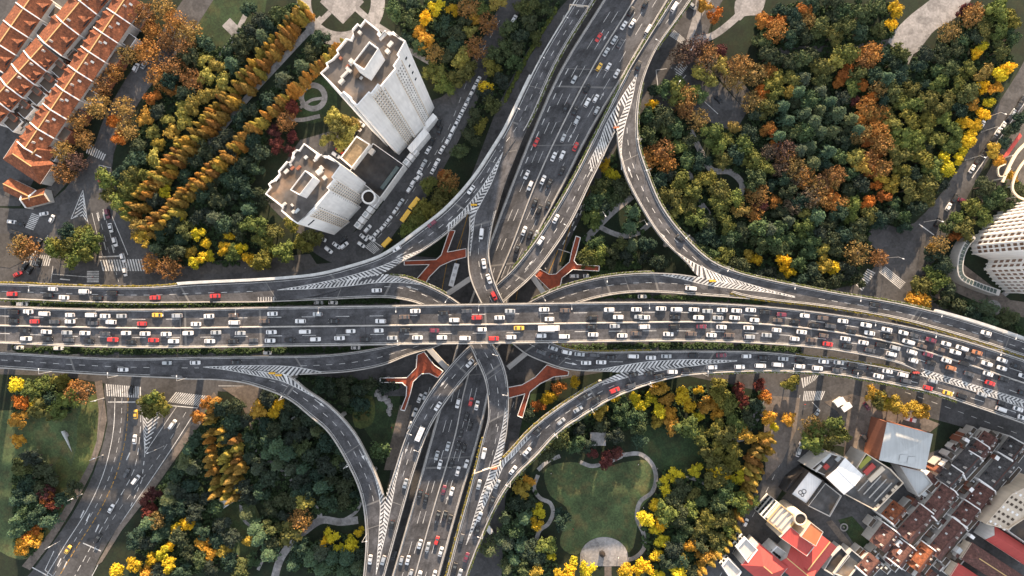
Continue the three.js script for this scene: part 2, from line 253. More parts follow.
// sweep a profile (list of functions station -> point) along stations
function loft(S, prof, closed) {
  const pos = [], uv = [], idx = [], m = prof.length, q = S.map((s) => prof.map((f) => f(s)));
  const segs = closed ? m : m - 1;
  for (let k = 0; k < segs; k++) { const b = pos.length / 3, k2 = (k + 1) % m; S.forEach((s, i) => { const A = q[i][k], B = q[i][k2]; pos.push(A.x, A.y, A.z, B.x, B.y, B.z); uv.push(s.u, k, s.u, k + A.distanceTo(B)); if (i) { const a = b + 2 * i - 2; idx.push(a, a + 1, a + 3, a, a + 3, a + 2); } }); }
  for (const i of [0, S.length - 1]) { const b = pos.length / 3; q[i].forEach((p) => { pos.push(p.x, p.y, p.z); uv.push(p.x, p.z); }); for (let k = 1; k < m - 1; k++) idx.push(b, b + k, b + k + 1); }
  return geoOf(pos, idx, uv);
}
function deckFind(D, px, py) {   // station index, cross fraction, height of the sheet at a plan point
  const i = D.near([px, py]), S = D.S, j0 = Math.max(0, i - 1), j1 = Math.min(S.length - 1, i + 1), t = S[j1].wc.clone().sub(S[j0].wc).normalize();
  const side = (s) => (s.r[0] - s.l[0]) * (py - s.l[1]) - (s.r[1] - s.l[1]) * (px - s.l[0]), nrm = (s) => Math.hypot(s.r[0] - s.l[0], s.r[1] - s.l[1]);
  let k = i, q = 0, best = 1e9;
  for (let m = Math.max(0, i - 9); m < Math.min(S.length - 1, i + 9); m++) { const d0 = side(S[m]) / nrm(S[m]), d1 = side(S[m + 1]) / nrm(S[m + 1]); if (d0 * d1 <= 0 && Math.abs(m - i) < best) { best = Math.abs(m - i); k = m; q = d0 === d1 ? 0 : d0 / (d0 - d1); } }
  const a = S[k], b = S[Math.min(S.length - 1, k + 1)];
  const lx = a.l[0] + (b.l[0] - a.l[0]) * q, ly = a.l[1] + (b.l[1] - a.l[1]) * q, dx = a.r[0] + (b.r[0] - a.r[0]) * q - lx, dy = a.r[1] + (b.r[1] - a.r[1]) * q - ly;
  return { i, f: ((px - lx) * dx + (py - ly) * dy) / (dx * dx + dy * dy), h: a.h + (b.h - a.h) * q, t, d: Math.hypot(px - S[i].c[0], py - S[i].c[1]) };
}
function topAt(px, py, ids, dflt = 0) { let h = -1, fb = dflt; for (const id of ids) { const D = decks[id], q = deckFind(D, px, py); if (q.f > -0.08 && q.f < 1.08 && q.d < 60) h = Math.max(h, q.h); fb = Math.max(fb, q.d < 40 ? q.h : 0); } return h < 0 ? fb : h; }
function quadStrip(A, B, y, out) { // A, B arrays of Vector3
  for (let i = 1; i < A.length; i++) out.push(A[i - 1], B[i - 1], B[i], A[i]);
}
function quadsGeo(Q, lift) { const pos = [], idx = [], uv = []; for (let i = 0; i < Q.length; i++) { const p = Q[i]; pos.push(p.x, p.y + lift, p.z); uv.push(p.x, p.z); } for (let i = 0; i < Q.length; i += 4) idx.push(i, i + 1, i + 2, i, i + 2, i + 3); return geoOf(pos, idx, uv); }
function line(D, f, w, on, off, i0 = 0, i1 = D.S.length - 1) {
  const S = D.S, P = (u) => { let i = 1; while (i < S.length - 1 && S[i].u < u) i++; const a = S[i - 1], b = S[i], q = (u - a.u) / (b.u - a.u); const w0 = a.wl.clone().lerp(b.wl, q), w1 = a.wr.clone().lerp(b.wr, q), ff = f({ w: w0.distanceTo(w1), u, i }); return { p: w0.clone().lerp(w1, ff), d: w1.sub(w0).normalize() }; };
  let u = S[i0].u; const end = S[i1].u, step = on || 4;
  while (u < end - 0.5) { const a = P(u), b = P(Math.min(end, u + step)), A0 = a.p.clone().addScaledVector(a.d, -w / 2), A1 = a.p.clone().addScaledVector(a.d, w / 2), B0 = b.p.clone().addScaledVector(b.d, -w / 2), B1 = b.p.clone().addScaledVector(b.d, w / 2); D.marks.push(A0, A1, B1, B0); u += step + off; }
}
const MAINL = '-140,303,28 12,306.6 70,308.5 128,309.3 190,308.8 256,307.4 384,305.6 512,303.6 640,302 700,302.8 768,306.6 832,314 896,324.2 960,339.5 1024,360 1070,376 1160,408,28';
const MAINR = '-140,339 12,343.6 70,346 128,347.6 190,347.6 256,346.6 384,344.8 512,343.2 640,341.3 700,341.3 768,344 832,350 896,362.5 917,371 960,386.5 1024,409 1070,426 1160,459';
const DK = [0.20, 2.7, 3.0];
deck('M', { label: 'widest elevated road, crowded with cars, crossing the whole picture from left to right', flip: 0, L: MAINL, R: MAINR, parR: [[[-140, 325], [915, 350]]], edge: 0.9, edgeRr: [[[-140, 325], [905, 350]]], pwL: 0.5, pwR: 0.5,
  dash: [[0.26, 0.22, 6, 9], [(s) => 0.735 - 0.02 * Math.max(0, Math.min(1, (s.u - 380) / 80)), 0.22, 6, 9]], joints: [[186, 328], [258, 327], [486, 324], [712, 322], [916, 345]] });
deck('A1', { label: 'elevated ramp curving from the left edge up past the two white towers', flip: 1,
  L: '-140,281.5,26.5 12,283.7 70,286 128,287.3 160,286.5 190,284,25.5 256,280.8 290,278.5,24.5 320,275 350,267.5,23.5 384,255.5 420,230.5,21 446.5,209.5 474,179,17.5 497,144 505,131,15.5 540,60 576,0,13 600,-40,12.5',
  R: '-140,297.5 12,299.4 70,301.5 128,302.7 190,302.6 256,301.5 290,299.5 320,295 350,285.5 384,272.6 402,262 421,252 445,235 459,222.5 469,212 484,193 499,165 513,143 524,131 557.5,60 594,0 618,-40',
  parL: [[[-140, 290], [186, 293]]], walls: [['l', [[186, 293], [538, 80]], 1.5, 1.5], ['l', [[538, 80], [609, -38]], 0.6, 1.1]], parR: [[[-140, 290], [205, 293]], [[392, 262], [461, 209]], [[518, 131], [609, -38]]], edgeRr: [[[392, 262], [461, 209]], [[518, 131], [609, -38]]], plant: [['l', [[-140, 290], [184, 293]]], ['r', [[-140, 290], [190, 293]]], ['r', [[520, 125], [609, -38]]]],
  dash: [[0.5, ...DK, [[-140, 290], [255, 291]]], [0.5, ...DK, [[395, 258], [609, -38]]]], joints: [[186, 293], [461, 209], [336, 283], [518, 125]] });
deck('B', { label: 'elevated ramp from top curving under the main road then away to the right', flip: 0,
  L: '618,-40,12.4 594,0,12.9 557.5,60 526,130,15.4 516,155 506,180,17.4 498,205 492,228,19.5 489,252 491,268,21 496,285 504,302,21.7 515,320 531,334,22 553,343.4 567,348.2 582,351 600,351.6,22.8 640,351 700,350.6,24.3 768,352.2 817,357.5,26 848,361 896,369.5,27.3 917,374.5 966,387,27.8 1024,404.5 1070,421 1160,454,27.9',
  R: '600,-40 576,0 540,60 505,131 497,149 486,176 477,195 470,214 469.4,230 467.8,252 470,277 481.5,304 492,322 504,336.5 514,345 527,354.6 549.5,364 562,368 577,370.4 599,371.2 621,372 650,374 690,374.6 715,372.7 768,371 817,372.7 853,377 896,385 933,393.2 971,405.6 1024,424 1070,441 1160,474',
  parL: [[[480, 215], [905, 377]]], parR: [[[471, 210], [619, 362]], [[690, 362], [1155, 464]]], edgeLr: [[[480, 215], [905, 377]]], edgeRr: [[[690, 362], [1155, 464]]],
  plant: [['l', [[545, 350], [640, 362]]], ['l', [[790, 360], [910, 380]]], ['r', [[720, 361], [960, 395]]]],
  dash: [[0.5, ...DK, [[479, 222], [575, 360]]], [0.52, 0.2, 6, 9, [[575, 360], [640, 360]]], [0.5, 0.2, 3, 4, [[745, 361], [905, 377]]], [0.55, 0.2, 6, 9, [[905, 377], [1155, 464]]]], joints: [[481, 222], [534, 348], [706, 362], [925, 385]] });
deck('A2', { label: 'elevated ramp from the left edge diving under the main road and turning down', flip: 1,
  L: '200,288,25.3 256,286 320,282,24 384,275.7,23 404,277 421.5,282.6,22.3 440,291 459,303,21.8 475,318 486,332 493,345,21.5 499,354 506,373 508.5,391,20.8 508.8,405 508,421 506,437,18.5 500,461,17 493,490 484,528 467.5,576,13.5 458,610,12.5',
  R: '200,302.5 256,302.3 320,300 384,297.6 396.5,298.7 419,304 440,316 457,331 469,344.6 476.5,360 484.6,379 487.5,395 488,417 483,438 476,467 466,504 456,540 447,576 438,610',
  parL: [[[386, 287], [504, 450]]], parR: [[[215, 295], [447, 608]]], edgeLr: [[[386, 287], [498, 425]]], plant: [['l', [[386, 287], [440, 303]]], ['r', [[486, 430], [447, 608]]]],
  dash: [[0.5, ...DK, [[384, 287], [498, 425]]], [0.42, ...DK, [[498, 425], [488, 470]]]], joints: [[390, 288], [492, 372], [499, 420]] });
deck('D', { label: 'elevated ramp from the left edge passing below the main road towards the upper right', flip: 0,
  L: '-140,345,25 12,352.5 70,356 128,358 203,356.7,22.5 256,356 318,355,20 348,352.5 384,346.5,17.5 408,341 432,333 458,318,15.9 480,301 497,284,15.3 512,270 527,252,15 542,231 572,181,14.2 600,126 628,71,13.5 640,51 672,0,13 697,-40,12.5',
  R: '-140,361 12,368.7 70,372.8 128,376 203,379 250,380 290,375.2 321,373.5 350,371.5 384,365 409,355.2 438,346 462,334 482,321 505,301.4 512,295 533,276 552,252 572,221 592,180 601,162 616,130 634,99 648,66 656,50 691,0 716,-40',
  parL: [[[-140, 360], [706, -38]]], parR: [[[-140, 360], [180, 368]], [[294, 366], [605, 130]], [[651, 48], [706, -38]]], edgeRr: [[[-140, 360], [180, 368]], [[300, 366], [593, 150]], [[651, 48], [706, -38]]], plant: [['l', [[525, 275], [706, -38]]], ['r', [[651, 48], [706, -38]]]],
  dash: [[0.5, ...DK, [[-140, 360], [200, 368]]], [0.55, ...DK, [[300, 366], [600, 140]]], [0.5, ...DK, [[635, 75], [706, -38]]]], joints: [[70, 364], [300, 366], [523, 278]] });
deck('G', { label: 'elevated ramp sweeping from the top down along the wood to the right edge', flip: 1, walls: [['l', [[930, 318], [1155, 399]], 1.4, 1.3]],
  L: '716,-40,12.4 691,0,12.9 656,50 642,85,14 637.6,115 638.6,144,15.4 647,171.5 662,206.5,18.5 687,239 712,261,22.3 737,271.8 768,279.5,23.5 800,286 843,294 896,302.8,25.8 930,310.5 971,322 1024,340,27.3 1070,357 1160,391,27.6',
  R: '697,-40 672,0 640,51 629,75 621,102 617,130 618,146 624.5,174 642,209 662,239 687,263 699,276.5 722,289 745,296.5 768,300 830,307.3 896,318.6 958,335.3 1024,356.5 1070,374 1160,408',
  parL: [[[700, -38], [1155, 399]]], parR: [[[617, 130], [692, 270]], [[735, 290], [1155, 399]]], edgeRr: [[[628, 144], [680, 248]], [[735, 290], [1155, 399]]], edgeLr: [[[700, -38], [1155, 399]]], plant: [['l', [[640, 90], [925, 312]]], ['r', [[735, 290], [1155, 399]]]],
  dash: [[0.5, ...DK, [[628, 130], [705, 268]]], [0.55, ...DK, [[820, 300], [1155, 399]]]], joints: [[716, 272], [917, 314]] });
deck('F', { label: 'elevated ramp from the right passing under the main road to the lower left', flip: 0,
  L: '768,288,23.4 730,282 699,277,22.6 677,274 657,272.8 640,273,20.5 607,276 562,287,17 529,302 508,316,15.7 488,331 468,347,15.3 448,368 428,395 408,431,15.1 396,466 386,500,14.6 378,540 368,576,12.8 360,612,12',
  R: '768,301 735,298 690,294.7 665,293 640,292.4 612,295 582,302 553,313 525,328 500,345 478,364 454,391.5 431,426 416,466 405,503 386.5,570 375,612',
  parL: [[[695, 285], [392, 495]]], parR: [[[750, 296], [368, 610]]], edgeLr: [[[690, 284], [395, 490]]], plant: [['l', [[657, 283], [535, 308]]]],
  dash: [[0.5, ...DK, [[690, 285], [400, 480]]]], joints: [[656, 283], [609, 286], [462, 370]] });
deck('C2', { label: 'elevated ramp curving from the left edge down to the bottom', flip: 0,
  L: '150,364,23.2 200,366,22.5 250,369 290,376.5,20.9 306,388.5 331,406,19 354,431 368.5,457,16.6 378.5,479.5 384,498,14.5 383.5,540 377,580,12.7 370,612,11.9',
  R: '150,377.4 190,379.2 215,379.6 240,382 256,386 288.5,399 312,417.5 328,431.5 348.5,464.5 361,494.5 366,532 363.5,576 358,612',
  parL: [[[284, 386], [373, 500]]], parR: [[[180, 371], [364, 610]]], edgeLr: [[[290, 392], [368, 490]]], edgeRr: [[[200, 373], [364, 610]]],
  dash: [[0.5, ...DK, [[272, 380], [372, 505]]]], joints: [[291, 393], [371, 501]] });
deck('R', { label: 'elevated ramp curving from the bottom around the park to the right', flip: 0,
  L: '447,612,12.4 455,576,13.4 470,535 482,505,15 492,480 500,463,16.9 512,449.5 528,432,18.5 547,415.5 576,395.5,21 598,383 623,373,22.9 650,366 700,359,24.2 760,357,25.3',
  R: '458,612 466.5,576 483,533 496,505 512,480 537,454.8 557,433.5 587,413 612,398.5 642,386.5 665,379.5 690,375 715,372.9 760,371.4',
  parL: [[[508, 462], [612, 382]]], parR: [[[452, 610], [690, 367]]], edgeLr: [[[515, 458], [600, 388]]], plant: [['r', [[460, 580], [600, 396]]], ['l', [[510, 464], [600, 388]]]],
  dash: [[0.45, ...DK, [[510, 464], [620, 380]]]], joints: [[520, 452], [596, 398]] });
deck('N', { mat: M.newDeck, label: 'many laned elevated road running from the top centre down under all the ramps', flip: 0,
  L: '630,-42,9.5 604,0 560,72 533,132 509,192 491,240 476,285 463,325 452,365 435,425 423,468 413,504 393,574 382,612,9.5',
  R: '694,-42 668,0 640,47 628,68 592,128 562,187 539,231 522,265 507,305 497,350 488,396 480,432 459,504 439,576 428,612', pwL: 0.6, pwR: 0.6, edge: 0.8,
  dash: [[(s) => 0.10, 0.4, 3.2, 3.4, [[600, 70], [540, 180]]], [0.21, 0.2, 6, 9], [0.33, 0.2, 6, 9], [0.60, 0.2, 6, 9], [0.71, 0.2, 6, 9], [0.82, 0.2, 6, 9, [[640, 0], [500, 270]]]], joints: [[586, 88], [444, 466], [500, 262]] });

// median barriers
function barrier(D, P, w, h, mat, name) {
  const c = smooth(pts(P), 12), T = c.map((p) => { const q = deckFind(D, p[0], p[1]); return { w: at(p[0], p[1], q.h + 0.002) }; });
  T.forEach((t, i) => { const a = T[Math.max(0, i - 1)].w, b = T[Math.min(T.length - 1, i + 1)].w, d = b.clone().sub(a).normalize(); t.n = new THREE.Vector3(-d.z, 0, d.x); t.u = i * 4; });
  return mesh(name, loft(T, [[-w / 2, 0], [-w / 4, h], [w / 4, h], [w / 2, 0]].map(([k, y]) => (s) => { const p = s.w.clone().addScaledVector(s.n, k); p.y += y; return p; }), true), mat, D.g);
}
barrier(decks.M, '-140,321.5 12,325.8 70,327 128,328 190,328 256,327 384,325.5 512,324.2 640,322.4 704,322 768,324.5 832,331.5 896,343.5 960,362 1024,383 1070,399 1160,431', 0.75, 0.75, M.concrete, 'median_barrier');
barrier(decks.N, '662,-42 634,0 628,10 597,60 565,120 537,180 511,248 496,284 482,325 471,365 463,396 456,432 435,504 415,576 405,612', 0.75, 0.75, M.concrete, 'median_barrier');

// gores: chevrons and hatching; arms run from the border line U to the middle line C, leaning along it
function hatch(ids, U, C, shift, per = 1.75, fill = 0.52) {
  const u = smooth(pts(U), 18), c = smooth(pts(C), 18), D = decks[ids[0]];
  const cum = (a) => { const l = [0]; for (let i = 1; i < a.length; i++) l.push(l[i - 1] + Math.hypot(a[i][0] - a[i - 1][0], a[i][1] - a[i - 1][1])); return l; }, lu = cum(u), lc = cum(c);
  const on = (a, l, s) => { let i = 1; while (i < a.length - 1 && l[i] < s) i++; const q = Math.max(0, Math.min(1, (s - l[i - 1]) / (l[i] - l[i - 1] || 1))); return [a[i - 1][0] + (a[i][0] - a[i - 1][0]) * q, a[i - 1][1] + (a[i][1] - a[i - 1][1]) * q]; };
  const foot = (p) => { let b = 0, bd = 1e9; c.forEach((q, i) => { const d = Math.hypot(q[0] - p[0], q[1] - p[1]); if (d < bd) { bd = d; b = i; } }); return [lc[b], bd]; };
  const W = (p) => at(p[0], p[1], topAt(p[0], p[1], ids) + 0.035), step = per / 0.455, E = lc[lc.length - 1];
  for (let q = step * 0.4; q < lu[lu.length - 1] - step * 0.5; q += step) { const A = on(u, lu, q), B = on(u, lu, q + step * fill), [s, w] = foot(A), [s2, w2] = foot(B); if (w < 0.45) continue; const t = s + shift * w, t2 = s2 + shift * w2; if (t < 0 || t2 < 0 || t > E || t2 > E) continue; D.marks.push(W(A), W(on(c, lc, t)), W(on(c, lc, t2)), W(B)); }
  for (let i = 1; i < u.length; i++) { const a = u[i - 1], b = u[i], dx = b[0] - a[0], dy = b[1] - a[1], l = Math.hypot(dx, dy) || 1, ox = -dy / l * 0.28, oy = dx / l * 0.28; D.marks.push(W([a[0] - ox, a[1] - oy]), W([a[0] + ox, a[1] + oy]), W([b[0] + ox, b[1] + oy]), W([b[0] - ox, b[1] - oy])); }
}
const gore = (ids, U, C, Wl, s, ea = '', eb = '') => { hatch(ids, U, C + ' ' + ea, s); hatch(ids, Wl, C + ' ' + eb, s); };
gore(['A1', 'A2'], '277,290 310,284.5 343,277.5 380,266.5 402,257 422,249.5', '277,290 330,283 380,274', '277,290 310,288.8 343,286.5 380,282.5 400,282.5 420,284.5', 1, '402,262 424,250', '404,277.5 422,283');
gore(['A1', 'B'], '503,152 484,184 467,206 458,216 446,227', '503,152 486,185 469.5,213', '503,152 492,182 480,205 475.5,214 473,232 470,256', 1, '459,221.5 445,234', '470.8,232 469,258');
gore(['D', 'G'], '637,74 620,100 606,124 600,140 588,164', '637,74 627,102 616.5,130', '637,74 632,100 625,125 622,142 621.5,170', 1, '605,151 589,177', '619,146 622.5,172');
gore(['D', 'C2'], '203,367 230,366 256,365.5 290,366.5 308,369.2 322,372', '203,367 250,370.5 290,375.8', '203,367 230,370.5 256,375.6 281,381 297,388 314,397', -1, '307,373.8 323,372.6', '306,388.5 317,396.5');
gore(['F', 'C2'], '376,575 379,532 380,503 375,478 364,455', '376,575 383,532 385,499', '376,575 386,532 392,502 396.5,478 403,452', 1, '377.5,480 365,453', '394.5,472 403,449');
gore(['A2', 'R'], '466,545 478,505 493,462 501,434 505.5,408', '466,545 482,505 500,463', '466,545 484,507 497,480 505,464 514,455 531,436', 1, '506,436 508.5,408', '513,450.5 530,432.5');
gore(['B', 'R'], '737,360.5 690,359.5 650,361.5 622,365.5 604,368.5 588,370', '737,360.7 690,363 650,368 622,372.5', '737,361 700,365 670,369 645,373.8 621,379 602,385', 1, '604,371 586,370.6', '608,378.5 594,385.5');
gore(['G', 'F'], '795,296.5 768,289.5 727,277 711,271 690,260.5 674,250', '795,297 750,286.5 700,277', '795,297.5 768,292.5 727,288 702,284 682,279 660,275', -1, '687,263.5 671,248.5', '680,275.2 659,273.8');
gore(['M', 'B'], '921,368.5 960,380.5 1024,400 1060,413', '919,372 962,384 1024,404 1060,417', '918,374.5 962,387.5 1024,408 1060,421', -0.9);

// lane arrows (thin painted arrows pointing along the road)
function arrow(id, x, y, len = 5.5, dir = 1) {
  const D = decks[id], q = deckFind(D, x, y), d = q.t.clone().multiplyScalar(dir), n = new THREE.Vector3(-d.z, 0, d.x), c = at(x, y, q.h + 0.012), p = (a, b) => c.clone().addScaledVector(d, a).addScaledVector(n, b);
  D.marks.push(p(-len / 2, -0.14), p(-len / 2, 0.14), p(len * 0.12, 0.14), p(len * 0.12, -0.14), p(len * 0.1, -0.55), p(len * 0.1, 0.55), p(len / 2, 0.03), p(len / 2, -0.03));
}
[['A1', 451, 222, 5.5, -1], ['A1', 401, 255, 5.5, -1], ['A2', 412, 288, 5.5, -1], ['C2', 319.5, 403], ['C2', 362, 455], ['F', 444, 382], ['F', 407, 448], ['D', 590, 172, 5.5, 1], ['B', 571, 363.5], ['R', 587, 396], ['G', 630, 172, 5.5, -1], ['G', 665, 238, 5.5, -1], ['D', 529, 265], ['N', 601, 34, 5, 1], ['N', 606, 36, 5, 1], ['N', 554, 86, 4], ['N', 602, 96, 4, -1], ['N', 570, 138, 4, -1], ['N', 447, 500, 4, -1]].forEach((a) => arrow(...a));
// the striped band over the right lane of the left branch
for (const [id, x0, x1, y0, y1, n] of [['A1', 258, 276, 297, 302, 7]]) for (let i = 0; i < n; i++) { const x = x0 + (x1 - x0) * i / n, h = topAt(x, y0, [id, 'A2']) + 0.014; decks[id].marks.push(at(x, y0, h), at(x + 0.7, y0, h), at(x + 0.7, y1, h), at(x, y1, h)); }
function finishDecks() {
  for (const D of Object.values(decks)) { const m = mesh('lane_markings', quadsGeo(D.marks, 0.012), M.paint, D.g); m.castShadow = false; m.userData.kind = 'stuff'; }
  // piers where no lower deck is in the way
  for (const D of Object.values(decks)) {
    let u = 14;
    D.S.forEach((s, i) => {
      if (s.u < u || i < 2 || i > D.S.length - 3) return; u = s.u + 4;
      for (const E of Object.values(decks)) if (E !== D) { const hs = E.S[0].h, q0 = deckFind(E, 512 + (s.wc.x / K) * H / (H - 12), 288 + (s.wc.z / K) * H / (H - 12)); const q = deckFind(E, 512 + (s.wc.x / K) * H / (H - q0.h), 288 + (s.wc.z / K) * H / (H - q0.h)); if (q.h < s.h + 0.5 && q.f > -0.2 && q.f < 1.2 && q.d < 22) return; }
      u = s.u + 30;
      const d = s.wr.clone().sub(s.wl).normalize(), a = Math.atan2(-d.z, d.x), wide = s.w > 14;
      const gs = [];
      for (const k of wide ? [-0.22, 0.22] : [0]) { const c = s.wc.clone().addScaledVector(d, k * s.w), g = new THREE.CylinderGeometry(0.95, 1.05, s.h - 1.6, 12); g.translate(c.x, (s.h - 1.6) / 2, c.z); gs.push(g); }
      const cap = box(s.w * 0.62, 0.9, 1.9); cap.rotateY(a); cap.translate(s.wc.x, s.h - 2.1, s.wc.z); gs.push(cap);
      mesh('pier', mergeGeometries(gs.map((g) => g.index ? g.toNonIndexed() : g)), M.concrete, D.g);
    });
  }
}
// ---------------------------------------------------------------- ground, streets, lawns, paths
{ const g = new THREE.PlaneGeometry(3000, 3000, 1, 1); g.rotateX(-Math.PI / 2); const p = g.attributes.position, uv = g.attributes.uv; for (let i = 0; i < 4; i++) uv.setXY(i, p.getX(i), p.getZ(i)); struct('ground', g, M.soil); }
const STREETS = {
  ew: '-220,248 60,246 130,256 180,266 300,266 400,255 440,258 545,262 640,285 760,305 858,284 912,292 1000,335 1090,380 1220,430 1220,540 1090,490 1010,440 930,418 880,412 850,400 780,395 640,366 520,386 420,386 300,374 232,392 120,386 60,376 -220,368',
  ns: '640,-70 585,-20 545,25 520,62 497,108 470,180 452,230 440,270 428,330 415,390 396,440 386,500 360,620 500,620 505,500 518,440 526,400 535,360 546,300 556,270 577,225 600,180 628,125 650,105 680,110 735,132 747,112 716,78 700,58 712,20 760,-70',
  nw: '215,-40 190,-10 168,22 150,52 132,70 118,92 104,118 94,146 78,172 58,196 30,208 -30,212 -30,262 160,272 148,240 122,202 112,170 116,146 130,118 146,92 172,60 198,24 232,-40',
  tower: '520,-30 500,5 482,40 458,82 440,98 424,104 436,116 420,140 405,165 385,200 362,226 338,240 318,230 300,238 330,262 352,266 372,262 400,226 424,200 448,160 468,122 486,80 506,35 540,-30',
  east: '1070,-5 1012,82 975,140 940,195 905,228 872,222 868,240 880,256 858,290 870,300 905,306 916,290 934,262 958,215 988,160 1030,100 1090,10',
  sw: '107,374 108,420 103,444 94,472 75,510 55,540 30,574 10,600 70,640 95,566 116,530 152,480 186,432 218,394 216,374',
  se: '770,378 764,430 766,466 748,505 722,545 690,600 712,610 742,552 764,520 790,478 812,452 846,446 872,462 884,430 900,415 880,390',
};
const yOf = { ew: 0.02, ns: 0.028, nw: 0.036, tower: 0.032, east: 0.024, sw: 0.04, se: 0.044 };
const street = {};
for (const [k, s] of Object.entries(STREETS)) street[k] = struct('street', flatGeo(k === 'ew' || k === 'ns' ? pts(s) : smooth(pts(s), 3, true), yOf[k]), M.street);
const mk = (key, y) => ({ key, Q: [], y: y ?? yOf[key] + 0.006 });
function gline(m, P, w = 0.22, on = 0, off = 0) { // painted line on a street; P in picture units
  const V = P.map((p) => at(p[0], p[1], 0)); for (let i = 1; i < V.length; i++) { const a = V[i - 1], b = V[i], d = b.clone().sub(a), l = d.length(); d.normalize(); const n = new THREE.Vector3(-d.z, 0, d.x); let u = 0; const st = on || l; while (u < l - 0.1) { const e = Math.min(l, u + st), A = a.clone().addScaledVector(d, u), B = a.clone().addScaledVector(d, e); m.Q.push(A.clone().addScaledVector(n, -w / 2), A.clone().addScaledVector(n, w / 2), B.clone().addScaledVector(n, w / 2), B.clone().addScaledVector(n, -w / 2)); u = e + off; } }
}
function zebra(key, P4, n, name = 'crosswalk') { // P4: corners a,b (one end line) d,c (other): stripes run from a-b side to d-c side
  const [a, b, c, d] = P4, Q = []; const l = (p, q, t) => [p[0] + (q[0] - p[0]) * t, p[1] + (q[1] - p[1]) * t];
  for (let i = 0; i < n; i++) { const t0 = i / n, t1 = (i + 0.52) / n; for (const p of [l(a, b, t0), l(a, b, t1), l(d, c, t1), l(d, c, t0)]) Q.push(at(p[0], p[1], 0)); }
  mesh(name, quadsGeo(Q, yOf[key] + 0.007), M.paint, street[key]).userData.kind = 'stuff';
}
zebra('nw', [[89, 144], [107, 155], [104, 161], [86, 153]], 9); 
zebra('nw', [[32, 213], [25, 228], [33, 231], [40, 216]], 9); zebra('nw', [[27, 255], [53, 255], [50, 266], [23, 265]], 12); zebra('nw', [[100, 260], [143, 259], [146, 271], [103, 271]], 16); zebra('nw', [[87, 271], [87, 283], [99, 283], [99, 271]], 7);
zebra('sw', [[106, 384], [142, 387], [142, 398], [107, 396]], 16); 
zebra('sw', [[176, 392], [209, 396], [199, 406], [168, 402]], 15);
zebra('ns', [[674, 30], [669, 36], [683, 45], [685, 39]], 6); zebra('ns', [[671, 73], [684, 57], [688, 66], [680, 77]], 8);
zebra('east', [[856, 285], [868, 268], [876, 272], [862, 291]], 10); zebra('east', [[879, 272], [886, 266], [906, 282], [900, 289]], 6);
zebra('se', [[801, 378], [821, 374], [815, 380], [803, 388]], 7); zebra('se', [[804, 391], [826, 391], [822, 400], [803, 401]], 12); zebra('tower', [[365, 247], [372, 240], [380, 249], [374, 254]], 6);
{ const m = mk('nw'); // junction upper left
  for (let i = 0; i < 8; i++) { const t = i / 8, ax = 83 - 1 * t, y = 191 + 27 * t; gline(m, [[ax - 12 * t, y + 6 * t + 2], [ax + 0.6, y], [ax + 6 * t, y + 6 * t + 2]], 0.45); }
  gline(m, [[83, 190], [71, 219], [78, 216]], 0.3); gline(m, [[83, 190], [87, 218], [93, 245], [96, 262]], 0.3);
  gline(m, [[92, 213], [103, 258]], 0.2); gline(m, [[98, 212], [110, 256]], 0.2, 3, 3); gline(m, [[103, 209], [116, 255]], 0.2, 3, 3); gline(m, [[112, 216], [128, 255]], 0.3); gline(m, [[99, 257], [120, 256]], 0.5);
  gline(m, [[52, 274], [88, 277]], 0.25); gline(m, [[53, 266], [51, 282]], 0.25); gline(m, [[60, 279], [70, 280]], 0.5); gline(m, [[99, 165], [100, 190]], 0.25); gline(m, [[106, 167], [106, 185]], 0.25); gline(m, [[99, 165], [111, 168]], 0.25); gline(m, [[45, 241], [48, 235]], 0.2); gline(m, [[116, 272], [121, 290]], 0.2, 1.5, 2);
  for (const [x, y] of [[98, 217], [104, 216], [105, 246], [113, 249]]) gline(m, [[x - 1, y - 4], [x + 1, y + 4]], 0.5);
  mesh('street_markings', quadsGeo(m.Q, m.y), M.paint, street.nw).userData.kind = 'stuff'; }
